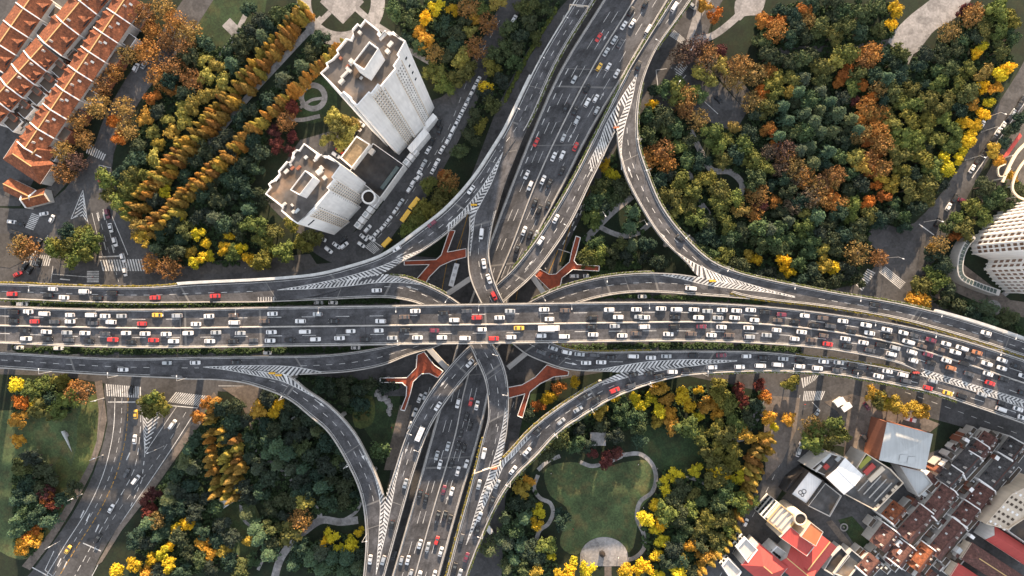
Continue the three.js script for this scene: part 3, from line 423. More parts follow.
{ const m = mk('sw'); const off = (P, d) => P.map(([x, y]) => [x + d, y]);
  const cl = smooth(pts('128,398 127,425 124,445 116,475 100,510 76,548 52,588'), 3);
  gline(m, off(cl, -13), 0.3); gline(m, off(cl, -6), 0.18, 2.6, 6.5);  gline(m, smooth(pts('141,405 140,435 134,470 118,500 92,545 70,585'), 3), 0.25, 3, 2);
  gline(m, smooth(pts('186,412 166,446 140,482 112,520 84,568'), 3), 0.16, 3, 9); gline(m, smooth(pts('200,404 176,442 148,484 118,528 92,576'), 3), 0.3);
  for (let i = 0; i < 10; i++) { const t = i / 10, x = 148 - 3 * t, y = 412 + 40 * t, w = 8 * (1 - t) + 0.6, k = 16 * (1 - t) + 1; gline(m, [[x - w * 0.6, y - 3], [x, y + 4 * (1 - t)], [x + k, y - 10 * (1 - t)]], 0.5); }
  gline(m, [[145, 453], [142, 480], [130, 508]], 0.3, 2, 2); gline(m, [[142, 404], [145, 453]], 0.25); gline(m, [[177, 406], [145, 453]], 0.25);
  gline(m, [[164, 405], [198, 408]], 0.45); gline(m, [[108, 402], [140, 402]], 0.45); gline(m, [[83, 543], [101, 551]], 0.5); gline(m, [[28, 565], [52, 578]], 0.5); gline(m, [[54, 551], [45, 570], [70, 590]], 0.3);
  for (const [x, y] of [[82, 515], [88, 518], [97, 529], [59, 563], [65, 566], [128, 457]]) gline(m, [[x + 2, y - 4.5], [x - 1.5, y + 3]], 0.55);
  mesh('street_markings', quadsGeo(m.Q, m.y), M.paint, street.sw).userData.kind = 'stuff';
  const y = mk('sw', yOf.sw + 0.008); gline(y, off(cl, 0.2), 0.35, 1.6, 1.2); mesh('centre_line', quadsGeo(y.Q, y.y), M.yellowPaint, street.sw).userData.kind = 'stuff'; }
{ const m = mk('ns'); for (const [a, b] of [[[585, 202], [579, 217]], [[576, 226], [572, 233]], [[570, 232], [566, 240]], [[565, 240], [561, 248]], [[582, 205], [572, 226]]]) gline(m, [a, b], 0.45, 2.5, 2);
  gline(m, [[558, 249], [574, 254]], 0.35); gline(m, [[430, 387], [418, 428]], 0.3, 3, 4); gline(m, [[424, 386], [411, 430]], 0.3, 3, 4); gline(m, [[518, 390], [508, 420]], 0.2, 3, 3); gline(m, [[694, 92], [718, 114]], 0.25); gline(m, [[660, 105], [656, 70], [672, 68]], 0.3); gline(m, [[686, 75], [680, 82]], 0.3);
  mesh('street_markings', quadsGeo(m.Q, m.y), M.paint, street.ns).userData.kind = 'stuff';
  const y = mk('ns', yOf.ns + 0.008); for (const P of ['468,214 462,235 455,255', '462,240 452,278', '447,262 441,295', '417,384 404,432', '432,388 424,410', '575,212 566,240 560,262', '558,250 548,275', '590,190 582,205', '522,262 516,300']) gline(y, pts(P), 0.3); mesh('yellow_lines', quadsGeo(y.Q, y.y), M.yellowPaint, street.ns).userData.kind = 'stuff'; }
{ const m = mk('east'); gline(m, smooth(pts('1060,55 1016,115 1000,138 972,178'), 3), 0.35); gline(m, [[919, 224], [934, 235]], 0.45); mesh('street_markings', quadsGeo(m.Q, m.y), M.paint, street.east).userData.kind = 'stuff'; }
{ const m = mk('ew'); gline(m, smooth(pts('155,384 190,385.5 250,386'), 3), 0.25, 6, 2); gline(m, [[140, 384], [168, 391]], 0.2); gline(m, smooth(pts('905,392 960,412 1024,436'), 3), 0.22, 3, 4); gline(m, [[13, 364], [90, 367]], 0.2); mesh('street_markings', quadsGeo(m.Q, m.y), M.paint, street.ew).userData.kind = 'stuff';
  const y = mk('ew', yOf.ew + 0.008); for (const [a, b] of [[[825, 379], [820, 388]], [[831, 378], [833, 389]], [[838, 379], [831, 390]]]) gline(y, [a, b], 0.3); mesh('yellow_lines', quadsGeo(y.Q, y.y), M.yellowPaint, street.ew).userData.kind = 'stuff'; }
{ const m = mk('se'); gline(m, [[812, 402], [819, 409]], 0.25); gline(m, smooth(pts('800,395 790,440 772,480 745,530 715,585'), 3), 0.2, 3, 5); mesh('street_markings', quadsGeo(m.Q, m.y), M.paint, street.se).userData.kind = 'stuff'; }
{ const m = mk('tower'); gline(m, smooth(pts('500,20 470,75 448,130 420,180 395,218 372,244'), 3), 0.18, 3, 5); gline(m, [[366, 236], [382, 247]], 0.4); mesh('street_markings', quadsGeo(m.Q, m.y), M.paint, street.tower).userData.kind = 'stuff'; }
// pavements (raised 12 cm) and islands
const pave = (s, m = M.pave, y = 0.13) => struct('pavement', slabGeo(pts(s), 0, y), m);
pave('200,262 310,254 318,266 300,272 200,274'); pave('-30,180 30,206 52,200 70,180 60,172 40,196 -30,170', M.pave); 
pave('94,245 98,262 60,264 54,256 62,232 72,220 80,216 88,222'); pave('118,200 150,240 160,262 148,262 130,232 112,206');
pave('-40,233 22,234 32,244 30,258 10,268 -40,262', M.pave); pave('712,70 745,110 758,100 725,64', M.pave); pave('690,44 700,20 722,-20 700,-20 692,20 684,46', M.path, 0.14); pave('668,66 652,100 664,104 676,72', M.pave, 0.13);
pave('1000,150 1016,128 1060,80 1100,90 1040,180 1000,215 985,205 975,195', M.pave); pave('920,285 960,262 1010,300 1080,310 1080,330 1000,312 955,292 925,305', M.tanpave);
pave('102,380 107,420 102,444 92,472 72,510 52,542 30,570 22,566 50,532 72,496 90,462 97,440 99,410 95,382', M.tanpave); pave('219,400 190,438 158,484 122,530 102,562 96,566 116,530 152,480 186,432 214,392', M.tanpave);
pave('222,388 262,384 262,402 252,430 240,400', M.tanpave); pave('764,396 774,396 800,398 796,430 782,462 766,480 764,440', M.tanpave); pave('824,402 852,394 900,408 940,424 930,432 880,420 858,440 854,470 842,470 846,432 838,412', M.tanpave, 0.12);
pave('380,96 434,108 424,150 404,166 376,206 350,236 330,244 296,232 262,198 300,140 356,124', M.street, 0.05);
pave('400,405 412,405 396,470 384,470', M.tanpave); pave('384,380 424,374 428,384 408,440 400,440 408,396 384,396', M.street, 0.06);
// lawns and garden beds
const lawn = (s, m, y) => struct('lawn', flatGeo(smooth(pts(s), 4, true), y), m);
lawn('14,410 60,414 92,396 100,402 98,440 90,462 70,500 44,548 20,560 -30,520 -30,420', M.lawn, 0.012); lawn('78,420 84,404 98,392 101,410 98,440 88,466 60,520 48,540 44,530 66,480 76,450', M.dryGrass, 0.020); lawn('60,455 72,470 56,520 46,530 52,490', M.dryGrass, 0.026);
lawn('545,470 570,462 600,468 625,462 650,462 655,490 640,510 636,535 630,552 600,540 575,555 560,545 568,510 550,495', M.lawn, 0.016);
lawn('640,428 690,432 706,470 680,480 650,462', M.grass, 0.012); lawn('470,400 520,395 560,395 520,440', M.grass, 0.008);
lawn('355,378 395,380 398,420 385,450 365,430 352,400', M.grass, 0.012); lawn('355,398 372,396 372,424 356,428', M.dryGrass, 0.018); lawn('216,510 250,500 262,540 240,566 222,548', M.lawn, 0.016);
lawn('205,0 262,-20 262,20 220,50 196,62 188,50', M.grass, 0.012); lawn('296,80 330,80 336,110 310,124 290,112', M.grass, 0.012);
lawn('720,30 752,28 752,55 732,58', M.soil, 0.014); lawn('962,300 1020,306 1070,330 1070,356 1000,330 960,315', M.grass, 0.012);
// garden paths and plazas
const pathLines = [];
const path = (s, w, m = M.path, y = 0.05) => pathLines.push([smooth(pts(s), 5), w]) && struct('path', flatGeo(ribbonPx(smooth(pts(s), 5), w), y), m);
path('538,475 534,488 540,498 550,503 553,512 548,524 540,530 536,540', 4, M.path, 0.05); path('622,455 640,454 652,464 656,478 652,492 640,502 637,518 644,535 644,548 634,558 620,560', 4.2, M.path, 0.054); path('622,456 608,462 592,466 580,462', 4, M.path, 0.05);
path('538,470 548,461 560,456', 4, M.path, 0.058); path('656,484 676,478 690,478 706,484', 3, M.path, 0.05); path('735,440 737,455 732,468', 4, M.path, 0.05); struct('path', flatGeo(smooth(pts('720,428 745,422 760,405 768,398 772,402 755,425 742,442 732,440'), 3, true), 0.046), M.path);
{ const P = []; for (let i = 0; i <= 30; i++) { const a = Math.PI * (1.04 + 0.92 * i / 30) ; P.push([604 + 24 * Math.cos(a), 557 + 20 * Math.sin(a)]); } P.push([628, 566], [580, 566]); struct('plaza', slabGeo(P, 0, 0.16), M.path); path('608,566 608,600', 7, M.tanpave, 0.06); }
path('313,504 320,516 318,520', 5, M.path, 0.05); path('358,520 340,522 322,520 306,530 290,545 280,560 274,580', 7.5, M.path, 0.06); path('340,522 356,512 362,500', 3, M.path, 0.055); path('256,450 275,466 292,480', 4, M.path, 0.045); path('262,530 266,550 258,570', 3, M.path, 0.05); path('240,500 244,520 254,528', 3, M.path, 0.048); path('252,402 256,416 262,430', 4, M.tanpave, 0.05);
path('250,5 244,18 232,40 216,62', 5, M.path, 0.05); struct('plaza', flatGeo(pts('222,26 230,18 240,28 234,38'), 0.058), M.path); path('322,18 306,34 280,62 256,88 232,116 208,146', 6.5, M.path, 0.05);
{ const ring = (cx, cy, r0, r1, y, m) => { const o = [], i = []; for (let k = 0; k < 36; k++) { const a = k / 36 * 6.2832; o.push([cx + r1 * Math.cos(a), cy + r1 * Math.sin(a)]); i.push([cx + r0 * Math.cos(a), cy + r0 * Math.sin(a)]); } return struct('path', flatGeo(o, y, [i]), m); };
  ring(341, 2, 30, 44, 0.062, M.path); ring(313, 97, 9, 14.5, 0.062, M.path); struct('plaza', flatGeo(pts('320,2 341,-24 364,2 343,24'), 0.07), M.path); path('318,24 330,12', 5, M.path, 0.078); path('356,8 372,22 390,34', 6, M.path, 0.066); path('384,30 412,52 436,66', 5, M.path, 0.05); path('286,118 300,120 320,116', 4, M.path, 0.05); path('300,108 312,100 325,98', 3, M.path, 0.07); }
path('692,40 712,36 738,16 745,8', 7, M.path, 0.05); struct('plaza', flatGeo(smooth(pts('735,2 748,-10 765,-10 760,14 745,16 738,22'), 3, true), 0.056), M.path); path('768,52 800,50 850,48 895,42', 7, M.pave, 0.05);
struct('plaza', flatGeo(smooth(pts('888,42 905,20 930,0 955,-20 975,-10 965,8 950,22 935,30 925,42 915,54 900,50'), 3, true), 0.06), M.path); path('912,52 906,66 905,80 912,90 908,100', 4, M.path, 0.05); path('960,5 975,14 985,6', 4, M.path, 0.064);
path('690,130 700,150 712,170 730,172 742,184 740,196', 6, M.path, 0.05); path('640,232 655,222 680,232 700,246', 5, M.path, 0.05); path('595,224 610,232 625,236 642,232', 5, M.path, 0.05); path('688,168 700,200 712,220 706,236', 4, M.path, 0.045); path('585,240 612,212 632,196', 7, M.path, 0.052); path('700,205 706,215 712,230', 4, M.path, 0.05);
{ const o = []; for (let k = 0; k < 30; k++) { const a = k / 30 * 6.2832; o.push([993 + 8 * Math.cos(a), 308 + 8 * Math.sin(a)]); } struct('plaza', slabGeo(o, 0, 0.14), M.path); path('998,300 1002,296 1010,290', 5, M.path, 0.1); }
// hedges in the strips between the elevated roads
function hedge(s, w, r, mi, density = 1) { const c = smooth(pts(s), 10), P = []; for (let i = 1; i < c.length; i++) { const l = Math.hypot(c[i][0] - c[i - 1][0], c[i][1] - c[i - 1][1]); for (let k = 0; k < l * w * 0.34 * density; k++) { const t = rnd(); const v = at(c[i - 1][0] + (c[i][0] - c[i - 1][0]) * t + rr(-0.3, 0.3), c[i - 1][1] + (c[i][1] - c[i - 1][1]) * t + rr(-w, w) / 2, 0); P.push(v); } } const im = shrubs('hedge', P, scene, r, mi); im.userData.label = 'hedge'; return im; }
const HEDGES = ['12,302.5 120,305 220,304 300,302 400,300|5|1.0|2', '545,300 620,296.5 700,298.5 760,302|3|0.9|2', '560,348 640,346.5 720,346 800,350|5|0.9|2', '12,349 100,351 230,351 380,349|5|1.0|2', '505,100 530,52 556,10|4|0.9|1', '512,345 540,300|3|0.8|2', '640,56 670,8|3|.8|1', '480,420 460,490 440,560|4|.9|1', '575,420 620,400|6|1|2', '590,272 640,264|6|1.2|2'];
HEDGES.forEach((s) => { const [p, w, r, m] = s.split('|'); const im = hedge(p, +w, +r, +m); tag(im, 'strip of clipped shrubs growing between the elevated roads', 'hedge', 'shrub strips under the elevated roads'); });
pave('-60,-60 150,-60 128,0 40,150 36,176 20,206 -60,206', M.street, 0.03);
// ---------------------------------------------------------------- buildings
const R = { white: std(0.93, 0.93, 0.925, 0.8, { map: wallTex }), cream: std(0.70, 0.60, 0.48, 0.8, { map: wallTex }), brick: std(0.30, 0.12, 0.075, 0.9, { map: wallTex }), roof: std(0.34, 0.31, 0.29, 0.95, { map: roofTex }), darkRoof: std(0.115, 0.115, 0.12, 0.95, { map: roofTex }), greyRoof: std(0.30, 0.30, 0.30, 0.95, { map: roofTex }), tanRoof: std(0.62, 0.48, 0.30, 0.95, { map: streetTex }),
  terra: std(0.40, 0.14, 0.062, 0.9, { map: tileTex }), maroon: std(0.21, 0.105, 0.09, 0.9, { map: tileTex }), slate: std(0.12, 0.12, 0.125, 0.85, { map: tileTex }), scarlet: std(0.48, 0.075, 0.065, 0.8, { map: wallTex }), orange: std(0.58, 0.19, 0.08, 0.8, { map: wallTex }), metal: std(0.52, 0.55, 0.56, 0.55, { map: wallTex }), paleWall: std(0.55, 0.54, 0.52, 0.9, { map: wallTex }), glassGreen: std(0.07, 0.095, 0.09, 0.2), windowTan: std(0.20, 0.12, 0.08, 0.35), ridge: std(0.62, 0.42, 0.18, 0.85), lime: std(0.30, 0.30, 0.06, 0.9) };
function boxUV(g) { const p = g.attributes.position, n = g.attributes.normal, uv = []; for (let i = 0; i < p.count; i++) { const ax = Math.abs(n.getX(i)), ay = Math.abs(n.getY(i)), az = Math.abs(n.getZ(i)); if (ay > 0.6) uv.push(p.getX(i), p.getZ(i)); else if (ax > az) uv.push(p.getZ(i), p.getY(i)); else uv.push(p.getX(i), p.getY(i)); } g.setAttribute('uv', new THREE.Float32BufferAttribute(uv, 2)); return g; }
const prismM = (P, t, b, hp) => boxUV(prism(P, t, b, hp));
const inset = (P, m, h) => { const W = P.map((p) => at(p[0], p[1], h)), c = W.reduce((a, p) => a.add(p), new THREE.Vector3()).divideScalar(W.length); return W.map((p) => { const d = p.clone().sub(c), l = d.length(); const q = c.clone().addScaledVector(d, Math.max(0.1, (l - m) / l)); return toPxH(q, h); }); };
const toPxH = (v, h) => [512 + v.x / K * H / (H - h), 288 + v.z / K * H / (H - h)];
function ringGeo(P, m, t, b, hp) { const W = (p) => { const v = at(p[0], p[1], hp); return new THREE.Vector2(v.x, -v.z); }; const s = new THREE.Shape(P.map(W)); s.holes.push(new THREE.Path(inset(P, m, hp).map(W))); const g = new THREE.ExtrudeGeometry(s, { depth: t - b, bevelEnabled: false }); g.rotateX(-Math.PI / 2); g.translate(0, b, 0); return boxUV(g); }
function block(name, label, P, h, o = {}) { // flat-roofed building; P drawn at roof height
  const g = thing(name, label, 'building', null, o.group), rim = o.rim ?? 0.9;
  mesh('wall', prismM(P, h - rim, 0, h), o.wall || R.white, g);
  mesh('parapet', ringGeo(P, o.rimW ?? 0.55, h, h - rim + 0.002, h), o.rimMat || o.wall || R.white, g);
  const W = inset(P, 0.3, h).map((p) => { const v = at(p[0], p[1], h); return new THREE.Vector2(v.x, -v.z); }), rg = new THREE.ShapeGeometry(new THREE.Shape(W)); rg.rotateX(-Math.PI / 2); rg.translate(0, h - rim + 0.02, 0); mesh('roof', boxUV(rg), o.roof || R.greyRoof, g);
  blockers.push(P.map((p) => toPx(at(p[0], p[1], h)))); g.userData.h = undefined; delete g.userData.h; return g;
}
// windows on the wall between two plan points (drawn at height hp): cols = fractions along, floors
const winGeo = new Map();
function windows(g, A, B, hp, cols, y0, dy, n, w, h, mat = M.glass, name = 'window', skip = 0) {
  const a = at(A[0], A[1], hp), b = at(B[0], B[1], hp), d = b.clone().sub(a).setY(0), L = d.length(); d.normalize(); const nrm = new THREE.Vector3(-d.z, 0, d.x); const mid = a.clone().lerp(b, 0.5); if (nrm.dot(new THREE.Vector3(-mid.x, 0, -mid.z)) < 0) nrm.negate();
  const key = w + 'x' + h; if (!winGeo.has(key)) winGeo.set(key, new THREE.BoxGeometry(w, h, 0.12));
  for (const f of cols) for (let i = 0; i < n; i++) { if (skip && rnd() < skip) continue; const m = mesh(name, winGeo.get(key), mat, g); m.position.copy(a).addScaledVector(d, f * L).addScaledVector(nrm, 0.02); m.position.y = y0 + i * dy; m.rotation.y = Math.atan2(-d.z, d.x); }
}
const span = (n, a = 0.08, b = 0.92) => Array.from({ length: n }, (_, i) => n === 1 ? 0.5 : a + (b - a) * i / (n - 1));
function ribs(g, A, B, h, fs) { const a = at(A[0], A[1], h), b = at(B[0], B[1], h), d = b.clone().sub(a), L = d.length(); d.normalize(); for (const f of fs) { const p = a.clone().addScaledVector(d, f * L); mesh('facade_rib', box(0.22, h - 4, 0.5, p.x, (h - 4) / 2 + 1.5, p.z, Math.atan2(-d.z, d.x)), R.cream, g); } }
const TW = std(0.13, 0.125, 0.12, 0.3);
// the two white towers
{ const P = pts('320,73 327,66.5 325.6,63 332,59 337.5,53 336,50 341,44 346,38 350.6,39.5 353,34 352,29 357.5,23 360,25.5 365,19 379,30 377.5,33 380,35.5 385,30 390.6,34 393,31 400,37.5 405.6,40.6 398,54.5 400,57 394,66 396,68.5 381,86.5 378.5,84.5 371,94 369,92.5 357,105.6 350.6,101.5 351.5,98.5 343,92 341,94 330,82.5');
  const g = block('tower_block', 'taller white tower with notched roof beside the dark street', P, 76, { roof: R.roof, rim: 1.3, rimW: 0.5 });
  windows(g, [400, 57], [394, 66], 76, [0.2, 0.5, 0.8], 5, 2.95, 23, 0.42, 1.2, TW); windows(g, [378.5, 84.5], [371, 94], 76, [0.12, 0.38, 0.64, 0.9], 5, 2.95, 23, 0.42, 1.2, TW); windows(g, [396, 68.5], [381, 86.5], 76, [0.95], 6, 2.95, 23, 0.4, 0.8, TW); windows(g, [396, 68.5], [381, 86.5], 76, [0.06], 6, 2.95, 23, 0.4, 0.8, TW); windows(g, [405.6, 40.6], [398, 54.5], 76, [0.55], 46, 7, 4, 1.1, 1.5); windows(g, [357, 105.6], [330, 82.5], 76, [0.2, 0.45, 0.6, 0.85], 5, 2.95, 23, 0.9, 1.3);
  mesh('stair_head', prismM(pts('370,42.5 379.3,49.3 364.8,71 353.6,63.8'), 84, 74.7), R.white, g); const pr = pts('370,42.5 379.3,49.3 364.8,71 353.6,63.8'); mesh('stair_head_parapet', ringGeo(pr, 0.4, 85, 84.002, 84), R.white, g); mesh('stair_head_roof', prismM(inset(pr, 0.5, 84), 84.06, 84.0, 84), R.roof, g);
  for (const [x, y, w, h, d] of [[352, 62, 1.6, 1.6, 1.4], [345, 75, 3.5, 1.2, 0.8], [342, 82, 2.2, 1.5, 1.2], [383, 37, 3.2, 0.8, 0.9], [349, 70, 1.2, 1.0, 2.2], [388, 52, 1.5, 1.3, 1.5], [360, 33, 1.2, 1.0, 1.2]]) { const v = at(x, y, 75); mesh('roof_unit', box(w, h, d, v.x, 74.72 + h / 2, v.z, 0.8), R.paleWall, g); }
  for (let i = 0; i < 16; i++) { const x = rr(330, 396), y = rr(30, 98); if (!inPoly(x, y, inset(P, 2.5, 76)) || inPoly(x, y, pts('366,36 386,48 372,80 348,70'))) continue; const v = at(x, y, 75), q = rr(0.5, 1.1); mesh('roof_unit', box(rr(0.6, 2.4), q, rr(0.6, 1.4), v.x, 74.72 + q / 2, v.z, 0.85), pick([R.paleWall, R.metal, R.darkRoof, R.brick]), g); }
  ribs(g, [400, 57], [394, 66], 76, [0.02, 0.98]); ribs(g, [378.5, 84.5], [371, 94], 76, [0.01, 0.25, 0.51, 0.77, 0.99]); ribs(g, [396, 68.5], [381, 86.5], 76, [0.1, 0.9]);
  mesh('entrance_block', prismM(pts('433,113 437,117 425,131 421,127'), 6, 0, 6), R.white, g); mesh('rear_stair_block', prismM(pts('424,128 429,133 412,153 407,148'), 8, 0, 8), R.white, g); }
{ const P = pts('265,194 270,187.5 268,184 272,180 275,181.5 279,174 278,171 286.6,161 289,162.5 294,155.6 292,153 296.6,149 299,150 304,143 317,153 315,157 317,158.5 321,154 326,157.5 328.5,155 341,165 332.5,177 334.5,179.5 327.5,188 330,190.5 315,206.5 316.5,208.5 308,215 297.5,224 290,219 281,211 282.5,207.5');
  const g = block('tower_block', 'shorter white tower with notched roof near the ramp', P, 48, { roof: R.roof, rim: 1.2, rimW: 0.5 });
  windows(g, [334.5, 179.5], [327.5, 188], 48, [0.12, 0.38, 0.64, 0.9], 4, 2.9, 14, 0.45, 1.2, TW); windows(g, [330, 190.5], [315, 206.5], 48, [0.05, 0.95], 5, 2.9, 14, 0.4, 0.8, TW); windows(g, [316.5, 208.5], [308, 215], 48, [0.12, 0.38, 0.64, 0.9], 4, 2.9, 14, 0.45, 1.2, TW); windows(g, [308, 215], [297.5, 224], 48, [0.3, 0.45, 0.6, 0.75], 38, 2, 1, 0.9, 1.4); windows(g, [297.5, 224], [281, 211], 48, [0.2, 0.5, 0.8], 4, 2.9, 14, 0.9, 1.3);
  for (let i = 0; i < 14; i++) { const x = rr(272, 334), y = rr(150, 218); if (!inPoly(x, y, inset(P, 2.5, 48)) || inPoly(x, y, pts('306,166 320,178 300,202 286,190'))) continue; const v = at(x, y, 47), q = rr(0.5, 1.1); mesh('roof_unit', box(rr(0.6, 2.4), q, rr(0.6, 1.4), v.x, 46.83 + q / 2, v.z, 0.75), pick([R.paleWall, R.metal, R.darkRoof, R.brick]), g); }
  ribs(g, [334.5, 179.5], [327.5, 188], 48, [0.01, 0.25, 0.51, 0.77, 0.99]); ribs(g, [316.5, 208.5], [308, 215], 48, [0.01, 0.25, 0.51, 0.77, 0.99]);
  const pr = pts('306,170.6 314.3,177.4 300.2,195.6 291,190.3'); mesh('stair_head', prismM(pr, 54, 46.8), R.white, g); mesh('stair_head_parapet', ringGeo(pr, 0.4, 55, 54.002, 54), R.white, g); mesh('stair_head_roof', prismM(inset(pr, 0.5, 54), 54.06, 54, 54), R.roof, g);
  for (const [x, y, w, h, d] of [[320, 172, 2.6, 1.4, 2.0], [325, 178, 1.6, 1.2, 1.5], [284, 205, 2.5, 1, 1], [294, 212, 1.2, 1.2, 1.2], [316, 160, 1.8, 1, 1], [291, 165, 1, 0.8, 1], [322, 168, 1.2, 1, 1.8]]) { const v = at(x, y, 47); mesh('roof_unit', box(w, h, d, v.x, 46.83 + h / 2, v.z, 0.7), R.paleWall, g); } }
{ const g = block('podium', 'low dark roofed block between the two white towers', pts('373,143 404,165 380,198 349,171'), 9, { roof: R.darkRoof, rimW: 0.35 });
  const s = at(390, 178, 8.4); mesh('skylight', box(13, 1.1, 1.8, s.x, 8.7, s.z, 0.93), R.glassGreen, g); const t = at(372, 152, 8.4); mesh('stair_hut', box(3, 2, 2.4, t.x, 9.1, t.z, 0.9), R.paleWall, g);
  const b = block('podium', 'tan roofed box building between the two white towers', pts('356.6,135.6 370,144 351.6,168 340,158'), 13, { roof: R.tanRoof, rimW: 0.7 });
  const c = thing('stair_turret', 'round white stair turret at the foot of the shorter tower', 'building', at(371.7, 199, 6)); c.position.y = 0; const cyl = new THREE.CylinderGeometry(3.0, 3.0, 12, 28, 1, true), ring = new THREE.TorusGeometry(3.0, 0.45, 8, 28); ring.rotateX(Math.PI / 2); cyl.translate(0, 6, 0); ring.translate(0, 12, 0); mesh('wall', cyl, new THREE.MeshStandardMaterial({ color: lin(0.80, 0.79, 0.78), roughness: 0.8, side: THREE.DoubleSide }), c); mesh('rim', ring, R.white, c); const cap = new THREE.CylinderGeometry(2.9, 2.9, 0.2, 28); cap.translate(0, 11, 0); mesh('roof', cap, R.darkRoof, c); blockers.push(pts('366,194 378,194 378,206 366,206'));
  const a = thing('arcade', 'long low white arcade along the street in front of the towers', 'building', null), n = 15;
  for (let i = 0; i < n; i++) { const t0 = i / n, t1 = (i + 0.86) / n, f = (t, o) => [416 - 61 * t + o * 0.78, 149 + 79 * t + o * 0.62]; mesh('bay', prismM([f(t0, -2.6), f(t0, 2.6), f(t1, 2.6), f(t1, -2.6)], 5.2, 0, 5.2), R.white, a); if (i % 2 === 0) mesh('roof_panel', prismM([f(t0 + 0.012, -1.6), f(t0 + 0.012, 1.2), f(t1 - 0.012, 1.2), f(t1 - 0.012, -1.6)], 5.5, 5.2, 5.2), R.metal, a); }
  blockers.push(pts('410,145 420,150 358,232 350,226')); }
// gabled houses: ridge centre c (at ridge height), direction in picture degrees
function gable(name, label, c, deg, L, W, eave, ridge, mat, o = {}) {
  const p = at(c[0], c[1], ridge), g = thing(name, label, 'house', new THREE.Vector3(p.x, 0, p.z), o.group); g.rotation.y = -deg * Math.PI / 180;
  const a = L / 2, over = 0.35, rise = ridge - eave, hip = o.hip ? Math.min(W, a * 0.8) : 0;
  mesh('wall', boxUV(box(L - 0.3, eave, 2 * W - 0.3, 0, eave / 2, 0)), o.wall || R.paleWall, g);
  if (!hip) for (const s of [1, -1]) { const q = new THREE.BufferGeometry(); q.setAttribute('position', new THREE.Float32BufferAttribute([s * (a - 0.16), eave, -W + 0.15, s * (a - 0.16), eave, W - 0.15, s * (a - 0.16), ridge - 0.1, 0], 3)); q.setAttribute('uv', new THREE.Float32BufferAttribute([0, 0, 6, 0, 3, 3], 2)); q.computeVertexNormals(); mesh('gable_wall', q, o.wall || R.paleWall, g); }
  for (const s of [1, -1]) { const e = W + over, y0 = eave - rise * over / W, t = 0.22, P = [[-a, y0, s * e], [a, y0, s * e], [a - hip, ridge, 0], [-a + hip, ridge, 0]]; const pos = [], uv = [], sl = Math.hypot(e, rise); for (const k of [0, t]) P.forEach(([x, y, z], i) => { pos.push(x, y - (k ? 0 : t) , z); uv.push(x, i < 2 ? 0 : sl); }); mesh('roof_slope', geoOf(pos, [4, 5, 6, 4, 6, 7, 0, 1, 2, 0, 2, 3, 0, 1, 5, 0, 5, 4, 1, 2, 6, 1, 6, 5, 3, 0, 4, 3, 4, 7], uv), mat, g); }
  if (hip) for (const s of [1, -1]) { const y0 = eave - rise * over / W; mesh('hip_end', geoOf([s * a, y0, -W - over, s * a, y0, W + over, s * (a - hip), ridge, 0], [0, 1, 2], [0, 0, 2 * W, 0, W, W]), mat, g); }
  mesh('ridge_cap', box(L - 2 * hip, 0.16, 0.42, 0, ridge + 0.03, 0), o.ridgeMat || R.ridge, g);
  if (o.party !== false && !hip) for (const s of o.party || [-1]) { const sh = new THREE.Shape([[-W - 0.5, 0], [W + 0.5, 0], [W + 0.5, eave + 0.2], [0, ridge + 0.5], [-W - 0.5, eave + 0.2]].map(V2)), q = new THREE.ExtrudeGeometry(sh, { depth: 0.5, bevelEnabled: false }); q.rotateY(Math.PI / 2); q.translate(s > 0 ? a - 0.1 : -a - 0.4, 0, 0); mesh('party_wall', boxUV(q), R.white, g); }
  for (const [x, s, w] of o.dormers || []) { const z0 = s * W * 0.30, z1 = s * W * 0.98, y1 = eave + rise * 0.66, dw = w || 1.3; const q = new THREE.BufferGeometry(); const P = [[x - dw, eave + 0.1, z1], [x + dw, eave + 0.1, z1], [x, y1, z1], [x, y1, z0 * 0.9]]; q.setAttribute('position', new THREE.Float32BufferAttribute([...P[0], ...P[2], ...P[3], ...P[1], ...P[3], ...P[2], ...P[0], ...P[1], ...P[2]], 3)); q.setAttribute('uv', new THREE.Float32BufferAttribute([0, 0, 1, 1, 2, 1, 0, 0, 2, 1, 1, 1, 0, 0, 1, 0, 1, 1], 2)); q.computeVertexNormals(); const d = mesh('dormer', q, mat, g); mesh('window', box(dw * 0.9, 0.7, 0.08, x, eave + 0.55, z1 + s * 0.05), M.glass, d); }
  for (const [x, z] of o.chimneys || []) { const y = ridge - Math.abs(z) * rise / W; const ch = mesh('chimney', box(0.9, 1.7, 0.7, x, y + 0.5, z), R.paleWall, g); mesh('pot', box(0.3, 0.4, 0.3, x, y + 1.5, z), R.terra, ch); }
  for (const [x, z, w, d] of o.skylights || []) { const y = ridge - Math.abs(z) * rise / W, q = box(w || 0.9, 0.14, d || 1.2); q.rotateX(Math.sign(z) * Math.atan2(rise, W)); q.translate(x, y + 0.12, z); mesh('skylight', q, R.metal, g); }
  for (const [x, z, w, d, h, m] of o.wings || []) { mesh('back_wing', boxUV(box(w, h, d, x, h / 2, z)), m || R.white, g); mesh('wing_roof', box(w - 0.5, 0.08, d - 0.5, x, h + 0.05, z), R.greyRoof, g); }
  const ca = Math.cos(deg * Math.PI / 180), sa = Math.sin(deg * Math.PI / 180); blockers.push([[-a, -W], [a, -W], [a, W], [-a, W]].map(([x, z]) => toPx({ x: p.x + x * ca - z * sa, z: p.z + x * sa + z * ca }))); return g;
}
